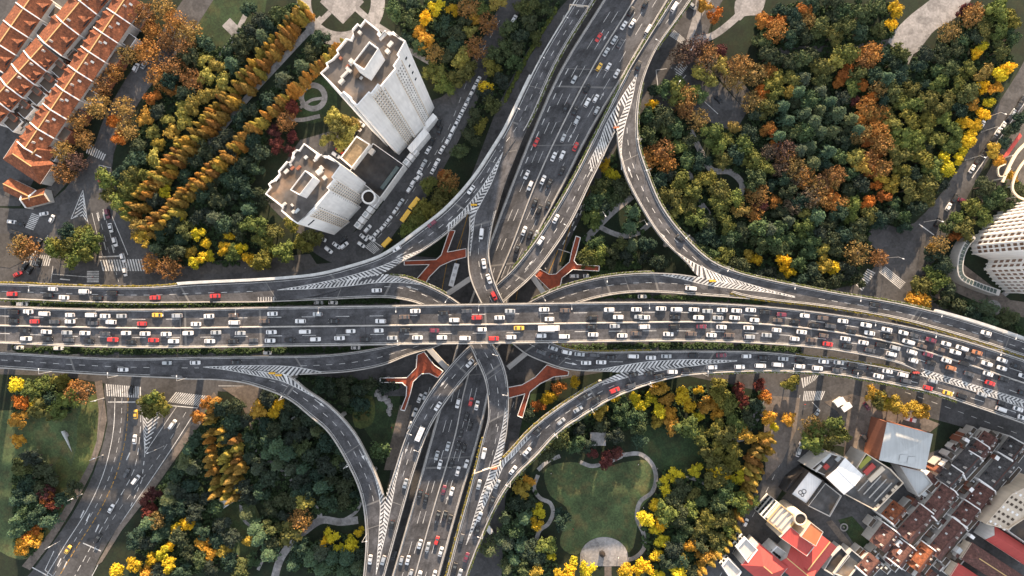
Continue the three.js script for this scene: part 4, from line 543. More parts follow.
function terrace(A, B, n, W, eave, ridge, mats, where, mk) {
  const dx = B[0] - A[0], dy = B[1] - A[1], deg = Math.atan2(dy, dx) * 180 / Math.PI, L = Math.hypot(dx, dy) / n * K * (H - ridge) / H;
  for (let i = 0; i < n; i++) { const t = (i + 0.5) / n, c = [A[0] + dx * t, A[1] + dy * t]; gable('terrace_house', ord(i + 1) + ' house from the lower end ' + where, c, deg, L - 0.02, W, eave, ridge, mats[0], { party: [-1], group: 'terraced houses ' + where, ...mk(i, L) }); }
}
terrace([25, 148], [128, -6], 8, 6.4, 8.0, 10.4, [R.terra], 'in the long orange row along the plane trees', (i, L) => ({ dormers: i % 3 === 1 ? [[0, -1, 2.0], [L * 0.3, -1, 1.2]] : [[-L * 0.25, -1, 1.4], [L * 0.25, -1, 1.4]], chimneys: [[L * 0.1 * (i % 3 - 1), 1.8]], skylights: [[L * 0.2, 3, 1, 1.4]], wings: [[-L * 0.15, 8.4, L * 0.55, 4.4, 5 + (i % 2), i % 3 ? R.brick : R.white]] }));
terrace([-18, 112], [42.5, 45], 5, 6.8, 8.4, 11, [R.terra], 'in the orange row by the pale alley wall', (i, L) => ({ dormers: [[0, 1, 2.2], [-L * 0.35, 1, 1.2]], chimneys: [[L * 0.3, 2]], wings: [[0, 9.8, L * 0.8, 6.4, 6, R.white], [L * 0.25, 9, L * 0.3, 4, 7.4, R.brick]] }));
terrace([45, 43], [98, -20], 3, 7, 8.6, 11.4, [R.terra], 'in the orange row with cross gables at top left', (i, L) => ({ dormers: [[0, 1, 4.4], [L * 0.36, -1, 2.6]], chimneys: [[-L * 0.3, 1.5]], wings: [[L * 0.2, 10, L * 0.5, 6, 6, R.paleWall], [-L * 0.3, 9.6, L * 0.3, 5, 5, R.brick]] }));
terrace([-14, 62], [36, -10], 4, 6.6, 8.4, 11, [R.terra], 'in the orange row cut by the left edge', (i, L) => ({ dormers: [[0, 1, 3.2]], wings: [[L * 0.1, 9.6, L * 0.6, 5.6, 6, R.white]] }));
gable('house', 'red hip-roofed house half hidden by orange trees at left edge', [22, 160], 34, 22, 5.6, 6.5, 10, R.terra, { hip: true }); gable('house', 'orange cross-gabled house beside the red hip-roofed one', [34, 152], -48, 13, 5.0, 6.5, 9.6, R.terra, { hip: true }); gable('house', 'small bright orange house at the left junction corner', [16, 190], 26, 14, 3.2, 4.2, 6.2, R.terra, { party: [1] }); gable('house', 'small orange corner house with pale eaves facing the junction', [32, 197], -14, 11, 3.2, 4.2, 6.2, R.terra, { party: [-1] });
{ const w = thing('alley_wall', 'long pale green wall along the dark alley between terraces', 'wall', null); mesh('wall', prismM(pts('11,129.5 13,131.5 56,74 54,72'), 3.2, 0, 3.2), R.metal, w); mesh('coping', prismM(pts('10.5,129 13.5,132 56.5,74.5 53.5,71.5'), 3.4, 3.202, 3.2), R.white, w); }
// clutter of small back buildings between terraces
{ const C = '14,122,3 17,117,4 22,112,3 27,106,4 31,100,3 35,94,4 39,90,3 20,120,3 33,104,2 26,116,3 44,84,3 48,78,4 16,128,3 24,124,3 38,100,3 45,92,3 30,114,3 35,20,3 40,28,4 47,32,3 54,58,3 62,62,4 70,52,4 72,30,4 82,34,3 86,24,4 90,14,4 98,8,4 78,44,3 66,70,3 58,78,2 50,88,2 42,98,2 34,108,2 27,118,2 20,128,2 18,112,4 24,104,4 30,96,4 38,86,4 22,94,3 100,22,3 92,30,3'; pts(C).forEach(([x, y, s], i) => { const v = at(x, y, 4), h = 3 + HASH(i, 3, 5) * 3.5; const o = thing('shed', ord(i + 1) + ' small flat roofed shed between the orange terraces', 'shed', new THREE.Vector3(v.x, 0, v.z), 'back buildings between the terraces'); o.rotation.y = 0.9; const q = s * 0.85; mesh('wall', boxUV(box(q, h, q * (0.7 + HASH(i, 1, 1) * 0.8), 0, h / 2, 0)), i % 3 === 0 ? R.brick : i % 3 === 1 ? R.paleWall : R.white, o); mesh('roof', box(q + 0.3, 0.18, q * 1.1, 0, h + 0.1, 0), i % 2 ? R.greyRoof : R.darkRoof, o); }); }
// lower right: school, halls, row houses
{ const g = block('school', 'white school wing with grid of windows and yellow trim by the yard', pts('767,521 781,504.5 798,518 785,536'), 15, { roof: R.paleWall, rimMat: R.ridge });
  windows(g, [767, 521], [785, 536], 15, span(5, 0.12, 0.88), 3, 3.4, 4, 2.0, 1.9, M.glass); windows(g, [767, 521], [781, 504.5], 15, span(5, 0.12, 0.88), 3, 3.4, 4, 1.8, 1.8, M.glass); for (let i = 0; i < 4; i++) { const a = at(768 + i * 4.4, 516 + i * 3.6, 14.5); mesh('roof_rib', box(9, 0.7, 0.8, a.x + 2.5, 14.5, a.z - 2.5, 0.86), R.cream, g); }
  const t = thing('stair_turret', 'round cream school turret with dark sunken top', 'building', new THREE.Vector3(at(801, 519.5, 17).x, 0, at(801, 519.5, 17).z)); const c = new THREE.CylinderGeometry(2.9, 2.9, 16.2, 26); c.translate(0, 8.1, 0); mesh('wall', c, R.cream, t); const rg = new THREE.TorusGeometry(2.7, 0.4, 8, 26); rg.rotateX(Math.PI / 2); rg.translate(0, 16.4, 0); mesh('rim', rg, R.cream, t); const d = new THREE.CylinderGeometry(2.4, 2.4, 0.1, 26); d.translate(0, 16.3, 0); mesh('roof', d, R.darkRoof, t);
  block('school', 'school block with flat crimson roof beside the orange one', pts('780,537.5 790.6,526.5 814.5,547 807,556.5'), 15.5, { roof: R.scarlet, wall: R.cream, rimMat: R.paleWall, rimW: 0.3, rim: 0.3 }); block('school', 'school block with bright orange flat roof', pts('801,537 811,522.5 823.5,532 816,546.5'), 17, { roof: R.orange, wall: R.cream, rimMat: R.paleWall, rimW: 0.3, rim: 0.3 });
  gable('school', 'red gabled school hall below the orange flat roof', [819, 556], -52, 17, 6.0, 9, 12, R.scarlet, { party: false }); gable('school', 'red gabled school wing at the bottom edge', [800, 569], 40, 16, 5.5, 9, 12, R.scarlet, { party: false });
  gable('school', 'red hip roof above the white facade at bottom', [768, 570], 40, 18, 6.4, 11, 14.5, R.scarlet, { hip: true }); const f = block('school', 'white balcony front of the school across the small lane', pts('737,548 746,538 758,550 748,563'), 12, { roof: R.paleWall }); windows(f, [737, 548], [746, 538], 12, span(4), 2.5, 3.2, 3, 1.4, 1.8); windows(f, [746, 538], [758, 550], 12, span(4), 2.5, 3.2, 3, 1.4, 1.8);
  const s = block('school', 'low school range with dark slotted roof lights', pts('770,553 777,546 797,560 789,570'), 9, { roof: R.paleWall }); for (let i = 0; i < 8; i++) { const v = at(774 + i * 2.5, 553 + i * 1.9, 8.2); mesh('roof_light', box(0.7, 0.3, 4.0, v.x, 8.3, v.z, 0.75), M.dark, s); } const l = block('school', 'white slatted school building cut by the bottom edge', pts('722,566 728,558 742,572 734,584'), 10, { roof: R.paleWall }); windows(l, [722, 566], [728, 558], 10, span(3), 2.5, 3, 3, 1.2, 1.6);
  struct('school_yard', flatGeo(pts('763,500 738,540 758,556 770,566 792,566 780,548 764,528 778,506'), 0.07), M.pave); }
{ const g = block('hall', 'grey flat roofed hall with roof boxes by the car park', pts('830,453 846,458 832,479 811,469'), 13, { roof: R.greyRoof, wall: R.paleWall }); for (const [x, y, w, d, m] of [[826, 466.5, 2.4, 2, R.scarlet], [826, 458, 5, 1.2, R.metal], [838, 459, 2.4, 1.8, R.metal], [818, 468, 4, 1, R.paleWall]]) { const v = at(x, y, 12.5); mesh('roof_unit', box(w, 1, d, v.x, 12.65, v.z, 0.8), m, g); }
  gable('hall', 'hall with bright white sheet roof and grey side wall', [846, 477], 44, 11.5, 6.0, 15, 16, R.white, { party: false, wall: R.greyRoof, ridgeMat: R.white });
  const k = block('hall', 'large grey workshop with partitioned flat roof and skylights', pts('866,453 891,469 904,483 876,511 842,493 850,478'), 12, { roof: R.greyRoof, wall: R.paleWall, rimMat: R.cream }); for (let i = 0; i < 5; i++) { const t = i / 4, v = at(861 + 22 * t, 478 + 14 * t, 11.3); mesh('roof_partition', box(0.3, 0.5, 12, v.x, 11.4, v.z, -0.75), R.paleWall, k); } for (let i = 0; i < 9; i++) { const v = at(899 - i * 3.0, 484 + i * 3.1, 11.3); mesh('skylight', box(1.6, 0.5, 1.4, v.x, 11.4, v.z, 0.78), i % 3 ? R.cream : R.darkRoof, k); } for (const [x, y, w, d, m] of [[869, 469, 6, 2.4, R.scarlet], [864, 462, 7, 2.2, R.lime], [876, 474, 9, 2.2, R.cream]]) { const v = at(x, y, 11.3); mesh('roof_unit', box(w, 0.7, d, v.x, 11.5, v.z, 0.75), m, k); }
  const w = block('hall', 'white roofed shed with dark curled drawing on its roof', pts('809,471 824.5,481 807,505 791,494.5'), 10, { roof: R.white, wall: R.darkRoof }); for (const [x, y, r] of [[800.5, 492.5, 0.9], [804, 491.5, 1.0], [802.5, 495, 0.7]]) { const v = at(x, y, 9.2), q = new THREE.TorusGeometry(r, 0.16, 6, 20); q.rotateX(Math.PI / 2); q.translate(v.x, 9.2, v.z); mesh('roof_drawing', q, M.dark, w); }
  block('hall', 'grey strip roof beside the white roofed shed', pts('825.5,483 842,496 830,517 808,506'), 9, { roof: R.greyRoof, wall: R.paleWall }); block('shed', 'dark flat shed by the school street corner', pts('792,480 802,472 808,472 790,494 785,492'), 7, { roof: R.darkRoof, wall: R.darkRoof });
  { const P = pts('887,422 933,434 925.5,470.5 879,460'), ap = at(906.6, 450.5, 14.5), g2 = thing('hall', 'hall with large pale grey pyramid roof', 'building', null); mesh('wall', prismM(P, 12, 0, 12), R.brick, g2); P.forEach((p, i) => { const a = at(p[0], p[1], 12.05), q = P[(i + 1) % 4], b = at(q[0], q[1], 12.05); mesh('roof_slope', geoOf([a.x, a.y, a.z, b.x, b.y, b.z, ap.x, ap.y, ap.z], [0, 1, 2], [a.x, a.z, b.x, b.z, ap.x, ap.z]), R.metal, g2); }); const s1 = at(903, 458, 13.2), s2 = at(911, 460, 13.2); for (const v of [s1, s2]) { const q = box(3.6, 0.1, 3.4); q.rotateX(0.2); q.translate(v.x, 13.55, v.z); mesh('skylight', q, R.metal, g2); } blockers.push(P); }
  block('hall', 'pale green lean-to roof below the pyramid roofed hall', pts('900,466 924,472 933,484 919,497'), 8, { roof: R.metal, wall: R.paleWall }); }
const SE = [['slate', 976, 461, 19, 5.6, 'slate row house with white dormers near the pyramid roof'], ['slate', 956, 480, 10, 5.4, 'slate row house nearest the pale green lean-to'], ['slate', 1004, 474, 19, 6, 'wide slate row house at the right edge'], ['slate', 1018, 452, 10, 5, 'slate house under the viaduct at right edge'], ['maroon', 988, 447, 13, 4.4, 'maroon house at the top of the row houses'], ['maroon', 920, 527, 19, 5.2, 'long maroon row house with three skylights'], ['maroon', 944, 504, 17, 5, 'maroon row house between slate house and long maroon one'], ['maroon', 950, 541, 22, 4.6, 'longest maroon row house along the white terrace'], ['maroon', 973, 517, 12, 5, 'maroon house with square roof hatch'], ['maroon', 987, 500, 12, 5.2, 'maroon house below the wide slate one'], ['terra', 899, 516, 10, 4.6, 'rust orange house next to the grey workshop'], ['maroon', 889, 541, 12, 5.6, 'maroon house beside the dark garden'], ['maroon', 906, 557, 12, 5.2, 'maroon house with white valley gutters'], ['terra', 926, 561, 14, 5, 'rust house with chimney pots at the bottom edge'], ['maroon', 873, 568, 10, 4.2, 'small maroon house at the bottom edge']];
SE.forEach(([m, x, y, L, W, l], i) => gable('row_house', l, [x, y], -50 + (HASH(i, 5, 2) - 0.5) * 6, L * 0.92, W * 0.84, 6.6 + HASH(i, 1, 2) * 1.2, 9.6 + HASH(i, 8, 2) * 1.2, R[m], { party: i % 3 ? [i % 2 ? 1 : -1] : [-1, 1], ridgeMat: R.maroon, dormers: [[-L * 0.25, -1, 1.0], [L * 0.25, -1, 1.0], [0, 1, 1.1]], chimneys: [[L * 0.15, 1.6], [-L * 0.3, -1.4]], skylights: [[L * 0.3, 2.6], [-L * 0.1, 3, 0.8, 0.9], [L * 0.08, -2.6, 0.8, 0.9]], wings: [[0, W + 1.5, L * 0.9, 2.2, 5.6, R.white], [L * 0.2, -W - 1.5, L * 0.4, 2.2, 4.5, R.paleWall]], group: 'row houses at lower right' }));
gable('long_house', 'long bright red roof at the right edge', [1019, 551], 33, 27, 3.6, 8, 10.5, R.scarlet, { party: false, ridgeMat: R.scarlet, wall: R.white }); gable('long_house', 'long dark red hip roof at lower right', [1000, 572], 33, 32, 4.4, 9, 12, R.maroon, { hip: true, wall: R.cream }); gable('long_house', 'red roof cut by the bottom edge beside the dark red one', [974, 583], 33, 18, 3.6, 8, 10.5, R.scarlet, { hip: true, wall: R.cream });
{ const g = block('terrace_block', 'cream flat block with rows of dark windows at right edge', pts('986,524 1012,494 1040,480 1044,506 1008,530'), 13, { roof: R.cream, wall: R.cream }); for (let r = 0; r < 4; r++) for (let i = 0; i < 7; i++) { const v = at(990 + i * 4.2 + r * 4.6, 521 - i * 4.8 + r * 2.6, 12.2); mesh('roof_vent', box(1.1, 0.7, 0.8, v.x, 12.4, v.z, 0.85), i % 3 ? R.greyRoof : R.white, g); } block('dark_block', 'black flat roof at the right edge beside the bright red one', pts('1008,531 1030,504 1060,520 1050,560'), 11, { roof: R.darkRoof, wall: R.paleWall });
  block('shed', 'dark slate lean-to by the bottom edge near the school', pts('832,556 842,547 850,556 834,576 824,570'), 7, { roof: R.darkRoof, wall: R.paleWall }); block('shed', 'light grey speckled roof at the bottom edge', pts('852,549.5 864,559.5 848,580 834,574'), 7.5, { roof: R.greyRoof, wall: R.paleWall });
  const C = '938,470,3 944,462,3 950,455,3 956,448,3 962,441,3 968,434,3 932,478,4 928,486,4 934,492,4 926,500,3 918,508,3 912,516,3 940,488,4 948,494,4 956,500,4 962,506,4 966,490,4 974,484,4 980,476,3 936,524,3 930,534,3 942,520,3 964,512,3 908,540,3 914,548,4 920,546,4 898,532,3 884,524,3 878,534,3 880,550,4 890,560,4 896,568,4 912,570,4 938,566,3 944,560,4 950,572,4 934,576,4 960,560,4 966,552,4 982,510,3 990,484,4 1012,488,3 996,462,3 1008,452,4 1000,444,4 980,436,4 990,434,3 884,568,3 866,556,4 874,552,3';
  pts(C).forEach(([x, y, s], i) => { const v = at(x, y, 5), h = 3.5 + HASH(i, 4, 5) * 3; const o = thing('shed', ord(i + 1) + ' small pale annex squeezed between the row houses', 'shed', new THREE.Vector3(v.x, 0, v.z), 'annexes between the row houses'); o.rotation.y = 0.87; const q = s * 0.9, dd = q * (0.7 + HASH(i, 6, 1) * 0.9); mesh('wall', boxUV(box(q, h, dd, 0, h / 2, 0)), i % 4 === 0 ? R.brick : i % 4 === 1 ? R.paleWall : R.white, o); mesh('rail', box(q + 0.12, 0.6, 0.15, 0, h + 0.3, dd / 2), R.white, o); mesh('roof', box(q - 0.1, 0.1, dd - 0.1, 0, h + 0.05, 0), i % 3 === 0 ? R.maroon : R.greyRoof, o); if (i % 2) mesh('tank', box(0.9, 0.9, 0.9, q * 0.2, h + 0.5, -dd * 0.2), i % 3 ? R.metal : R.darkRoof, o); });
  { let n = 0; for (let i = 0; i < 400 && n < 90; i++) { const x = rr(878, 1010), y = rr(436, 574); if (!inPoly(x, y, pts('935,470 970,430 1015,440 1020,470 985,520 960,556 930,576 880,570 876,536 905,500')) || inPoly(x, y, pts('984,524 1012,494 1040,480 1044,510'))) continue; n++; const v = at(x, y, 6), h = rr(4, 8.6), w = rr(1.2, 3.2), d = rr(1.2, 2.8), o = thing('annex', ord(n) + ' little rooftop annex among the row houses', 'annex', new THREE.Vector3(v.x, 0, v.z), 'rooftop annexes among the row houses'); o.rotation.y = 0.87 + rr(-0.08, 0.08); mesh('wall', boxUV(box(w, h, d, 0, h / 2, 0)), pick([R.white, R.white, R.paleWall, R.brick]), o); mesh('roof', box(w + 0.15, 0.14, d + 0.15, 0, h + 0.07, 0), pick([R.greyRoof, R.darkRoof, R.metal, R.white, R.maroon]), o); } }
  struct('lawn', flatGeo(pts('838,520 852,516 868,534 872,556 862,556'), 0.03), M.grass); const q = new THREE.TorusGeometry(1.7, 0.35, 8, 24); q.rotateX(Math.PI / 2); const v = at(843.5, 527); const f = thing('fountain', 'small round stone fountain in the dark garden', 'fountain', v); q.translate(0, 0.35, 0); mesh('basin', q, M.path, f); const st = new THREE.ConeGeometry(0.5, 1.4, 10); st.translate(0, 0.7, 0); mesh('jet', st, M.path, f); struct('pavement', slabGeo(pts('826,522 832,520 866,562 860,566'), 0, 0.06), M.tanpave); }
struct('pavement', slabGeo(pts('880,470 1010,425 1080,470 1080,620 700,620 740,545 800,478 850,470'), 0, 0.015), M.street);
// curved cream tower at the right edge and its podium
{ const P = pts('1006,206 990,220 976,236 971,246 973,254 989,260 985,269 993,280 1006,292 1080,300 1080,200'); const g = thing('tower_block', 'tall cream tower with gridded windows at the right edge', 'building', null); mesh('wall', prismM(P, 92, 0, 0), R.white, g); blockers.push(P);
  const pier = (A, B, n, w) => { for (const f of span(n, 0.02, 0.98)) { const a = at(...A), b = at(...B), d = b.clone().sub(a), L = d.length(); d.normalize(); const p = a.clone().addScaledVector(d, f * L), nr = new THREE.Vector3(d.z, 0, -d.x); if (nr.x > 0) nr.negate(); mesh('fin', box(w, 92, 0.8, p.x + nr.x * 0.3, 46, p.z + nr.z * 0.3, Math.atan2(-d.z, d.x)), R.white, g); } };
  const W = [[[1006, 206], [990, 220], 4], [[990, 220], [976, 236], 4], [[976, 236], [971, 246], 2], [[971, 246], [973, 254], 2], [[989, 260], [985, 269], 2], [[985, 269], [993, 280], 3], [[993, 280], [1006, 292], 4]];
  for (const [A, B, n] of W) { pier(A, B, n + 1, 0.5); windows(g, A, B, 0, span(n, 0.5 / n, 1 - 0.5 / n), 4.5, 3.3, 14, 1.5, 1.9, R.windowTan); }
  const f = thing('podium', 'curved low podium with green glass panels under the cream tower', 'building', null), arc = smooth(pts('974,236 966,246 961,260 962,276 978,285 1000,293'), 4); const rb = ribbonPx(arc, 6); mesh('wall', prismM(rb, 6, 0, 6), R.paleWall, f); blockers.push(rb);
  for (let i = 1; i < arc.length - 2; i++) { const q = ribbonPx([arc[i], arc[i + 1]], 4.6), m = q.reduce((s, p) => [s[0] + p[0] / 4, s[1] + p[1] / 4], [0, 0]); mesh('glass_panel', prismM(q.map((p) => [m[0] + (p[0] - m[0]) * 0.8, m[1] + (p[1] - m[1]) * 0.9]), 6.12, 6.004, 6), R.glassGreen, f); } }
{ const o = thing('canopy', 'cream curving roof canopy at the upper right edge', 'building', null); for (const [s, w] of [['1030,140 1018,152 1009,168 1003,182', 2.4], ['1006,164 999,168 1000,176 1006,175 1011,168', 0.9], ['1034,152 1022,165 1015,178 1013,189 1018,196 1030,201', 1.8]]) mesh('roof_band', prismM(ribbonPx(smooth(pts(s), 5), w), 9, 8.2, 9), R.cream, o); for (const [x, y] of [[1014, 155], [1004, 178], [1014, 186], [1020, 196]]) { const v = at(x, y, 9); mesh('post', box(0.5, 8.2, 0.5, v.x, 4.1, v.z), R.paleWall, o); }
  const b = thing('canopy', 'long red and orange awning between parked cars at upper right', 'awning', null); mesh('awning_sheet', prismM(pts('1020,133 1022,136 1008,156 1003,160 1002,158'), 4, 3.7, 4), R.scarlet, b); for (const [x, y] of [[1019, 138], [1006, 156]]) { const v = at(x, y, 4); mesh('post', box(0.3, 3.7, 0.3, v.x, 1.85, v.z), R.paleWall, b); } }
// tall blocks beyond the top of the picture: their long shadows lie over the upper ramps
for (const [s, h, l] of [['552,-110 646,-112 648,-150 552,-150', 52, 'slab block beyond the top edge over the centre road'], ['462,-105 545,-108 545,-150 462,-150', 72, 'tower block beyond the top edge above the left ramp']]) { const P = pts(s), g = thing('tower_block', l, 'building', null); mesh('wall', prismM(P, h, 0, 0), R.white, g); mesh('roof', prismM(P, h + 0.5, h, 0), R.greyRoof, g); windows(g, P[0], P[1], 0, span(12), 4, 3, Math.floor(h / 3) - 2, 1.6, 1.6); }
// ---------------------------------------------------------------- trees
const TREES = {
  obr: '874,54 880,88 868,106 882,112 864,132 884,142 868,160 884,166 788,158 796,168 806,178 816,186 824,196 834,202 844,206 118,40 125,55 113,70 101,86 96,106 76,120 82,138 62,150 50,160 60,172 46,176 74,160 140,12 150,30 161,8 172,20 186,30 146,50 165,40 184,46 131,20 156,76 174,66 190,80 121,108 125,130 150,262 168,268 488,22 476,46 700,32  742,64 686,110 692,126 650,156 662,150 668,162 645,166 866,60 876,76 870,112 880,132 832,182 860,252 880,258 760,192 756,214 686,98 700,120 735,80 756,100 180,538 298,522 940,246 708,56  755,72 18,246 26,250 808,20 776,30 836,176',
  ora: '862,48 868,64 864,84 872,96 860,118 874,124 866,140 878,152 872,170 882,178 768,128 776,146 172,92 152,98 112,120 116,138 706,6 716,16 704,54 722,50 762,20 746,14 780,22 806,10 770,70 846,76 856,100 772,132 776,142 876,186 886,196 870,202 830,196 774,200 443,175 448,182 956,236 75,394 73,388 205,402 198,416 35,532 28,538 538,405 560,386 768,398 764,396 20,404 46,500 762,92 772,22 848,70 840,80 610,230',
  brn: '770,150 782,166 800,176 822,184 740,18 690,50 712,68 680,55 812,196 795,205 730,70 700,44 786,150',
  red: '272,132 288,150 292,136 278,145 762,206 740,390 760,384 606,460 592,452 618,454 600,466 148,512 156,520 146,500 45,496 52,505 968,8 975,12 962,14 632,456',
  yel: '178,217 197,232 210,256 224,250 240,246 192,263 203,258 232,252 436,8 430,52 652,104 896,8 976,126 1002,74 996,88 990,102 985,114 970,140 965,150 984,46 978,52 786,262 826,264 836,268 750,256 757,260 606,166 612,174 186,524 176,530 152,560 162,553 132,566 116,572 170,548 330,538 346,534 350,546 324,542 640,405 634,398 650,398 660,412 682,396 672,482 664,478 656,530 650,540 660,524 541,534 546,546 550,556 536,524 575,562 570,572 560,576 636,570 646,566 706,490 738,500 350,540 15,386 34,404 545,400 552,396 575,383 656,557 700,437 726,476 718,470 790,420 886,402 740,478 1008,68 972,134 960,158 640,566 625,572 588,572 612,575 486,86 280,405 275,412',
  oye: '418,30 424,40 600,412 660,390 670,415 706,408 714,402 872,394 896,405 906,410 916,408 926,412 770,420 776,428 916,300 926,302 30,542 20,548 1000,160 995,150 765,440 690,545 704,556 680,562 16,420 18,440 530,480 522,490 537,478 880,398 888,404 936,250 815,428 256,532 240,528 210,552 248,540',
  cam: '68,238 78,239 82,245 66,250 104,178 118,174 126,190 110,196 120,206 128,178 65,232 80,232 72,245 85,250 61,246 75,258 51,247 88,240 252,225 262,240 290,225 302,245 282,250 272,232 312,236 268,250 430,185 446,190 424,210 415,220 435,212 441,202 408,228 440,75 430,70 446,86 462,75 470,66 490,66 720,145 735,160 755,160 745,145 680,180 695,190 670,196 690,206 706,180 720,206 735,200 750,196 715,132 728,140 900,100 910,120 890,140 930,120 950,100 940,82 970,70 1000,30 1012,20 905,170 925,160 910,190 930,185 855,205 870,216 975,206 986,216 960,220 950,226 930,275 924,286 940,282 40,385 60,380 50,400 65,400 56,412 40,411 30,392 150,400 146,408 158,406 820,430 832,441 836,426 816,441 842,436 828,452 880,400 720,386 730,405 720,398 735,500 746,505 720,506 710,520 725,520 700,530 716,540 730,530 720,470 732,474 716,482 595,216 600,254 590,256 682,486 692,496 792,382 725,257 920,140 940,140 885,115 895,125 960,85 985,30 1000,50 680,85 692,92 676,92 945,120 930,100 915,150 900,155 935,170',
  lim: '345,120 336,130 326,140 350,134 332,116 340,142 354,124 206,76 216,66 202,96 182,110 166,120 152,130 216,92 192,104 224,80 470,30 480,10 474,18 460,60 464,50 722,66 735,126 865,166 826,250 700,70 694,180 710,78 136,226 835,60 790,90',
  grn: '395,10 410,20 420,46 405,36 545,10 530,20 505,45 515,60 490,105 476,116 470,136 520,8 535,38 508,28 460,150 666,86 666,116 715,226 732,235 780,250 810,240 800,262 840,250 760,230 715,256 740,265 986,186 1000,196 1010,206 270,530 200,560 240,570 626,182 665,130 655,122 648,116 700,250 560,440 576,445 545,455 640,425 620,420 835,15 20,470 40,490 595,200 604,206 606,192 600,186 650,135 780,230 790,240 775,240 845,10 862,14  700,95 955,50 940,70 815,40 846,26 300,450 280,500 380,450 690,510 700,500 675,500 680,520 700,545 720,548 690,530 585,262 612,252 905,215 895,205 860,225',
  dgr: '240,15 226,30 250,30 230,50 248,8 160,232 180,240 200,215 215,200 240,220 230,150 250,140 240,182 256,170 265,196 225,180 210,185 170,225 445,25 455,45 520,35 500,80 485,92 850,10 790,36 805,36 820,36 840,36 860,36 878,36  940,60  960,110 920,206 906,226 892,216 850,270 820,282 800,282 770,272 625,256 645,256 660,262 680,262 610,262 936,256 946,266 950,290 946,300 962,306 976,316 992,322 1010,332 330,386 345,380 360,390 320,384 345,398 220,408 236,410 230,422 226,436 250,460 248,440 246,490 265,425 285,420 300,435 265,440 290,440 310,455 275,480 285,490 260,492 330,482 325,466 340,450 30,480 36,515 175,475 180,495 145,545 136,540 190,486 170,510 200,530 220,525 530,415 590,445 680,560 695,572 655,90 640,150 700,270 725,270 745,275 760,275 520,440 565,425 600,425 616,438 580,430 640,440 560,520 530,550 1012,130 1005,142 1020,120 690,140 700,160 790,190 800,200 840,215 850,190 660,180 655,200 665,210 360,405 318,400 300,410 310,420 290,405 262,470 250,500 270,510 350,470 345,485 300,480 315,475 206,500 214,508 180,510 165,530 195,515 230,540 60,500 20,490 50,480 30,460 70,490 885,55 900,75 830,225 820,235 845,235 835,280 862,282 780,280 740,285',
  blu: '800,90 820,110 790,120 835,130 840,112 800,150 830,150 816,162 806,130 785,105 822,92 845,140 770,230 790,220 730,240 716,228 820,215 275,466 300,470 330,560 310,560 346,560 290,566 320,555 170,490 166,500 30,500 16,520 252,530 258,540 366,440 372,456 350,425 512,530 520,546 516,560 524,520 508,545 145,525 190,470 182,465 15,500 25,510 155,538 320,420 340,430 500,540 505,520 490,550 780,135 812,145 860,130 853,118 265,455 285,455 245,515',
};
const ROWS = [ // dawn redwoods planted in lines: kind, from, to, count, jitter
  ['coy', 122, 212, 302, 6, 58, 3], ['con', 129, 217, 307, 11, 46, 4], ['con', 143, 229, 344, 41, 62, 3], ['coy', 150, 234, 240, 142, 22, 4], ['con', 768, 440, 748, 478, 9, 4], ['coy', 760, 470, 738, 520, 9, 4], ['coy', 738, 532, 700, 576, 9, 4], ['coy', 774, 442, 754, 482, 8, 3],
  ['con', 206, 436, 214, 496, 9, 3], ['coy', 220, 432, 226, 498, 10, 3], ['con', 233, 440, 238, 494, 9, 4], ['con', 212, 404, 206, 424, 4, 3], ['con', 228, 470, 232, 500, 4, 5],
];
const regionOf = (x, y) => {
  if (x < 100 && y > 215 && y < 285) return 'on the traffic island at the left junction';
  if (y < 290 && x < 200 - y * 0.45) return 'beside the orange roofed terraces';
  if (y < 290 && x < 330 - Math.max(0, y - 120) * 0.1) return 'in the garden left of the white towers';
  if (y < 290 && x < 385) return 'close to the two white towers';
  if (y < 260 && x < 575 - y * 0.5) return 'between the white towers and the nearest ramp';
  if (y < 300 && x < 630) return 'in the wedge between two upper ramps';
  if (y < 300 && x < 700) return 'beside the sweeping upper right ramp';
  if (y < 150 && x < 800) return 'near the top right crossing';
  if (y < 290 && x < 800) return 'in the wood beside the winding path';
  if (y < 150 && x < 900) return 'in the wood below the paved clearing';
  if (y < 300 && x < 880) return 'in the wood near the right crosswalks';
  if (y < 140) return 'in the wood along the right street';
  if (y < 345) return 'around the curved cream tower';
  if (x < 105) return 'on the lawn at lower left';
  if (x < 170) return 'along the lower left street';
  if (x < 262) return 'in the lower left garden';
  if (x < 395) return 'in the garden inside the lower left ramp';
  if (x < 530) return 'under the lower ramps';
  if (y < 450 && x < 780) return 'between the lower right ramp and the lawn';
  if (x < 640) return 'around the lawn with the round plaza';
  if (x < 780) return 'between the park lawn and school street';
  return 'by the lower right car park';
};
const treeList = [];
function underDeck(x, z, top, m) { for (const D of Object.values(decks)) { const q0 = deckFind(D, ...toPx({ x, z }, 16)), q = deckFind(D, ...toPx({ x, z }, q0.h)); if (q.d < 26 && q.f > -m && q.f < 1 + m && top > q.h - 1) return true; if (q.d < 26 && q.f > 0.02 && q.f < 0.98) return true; } return false; }
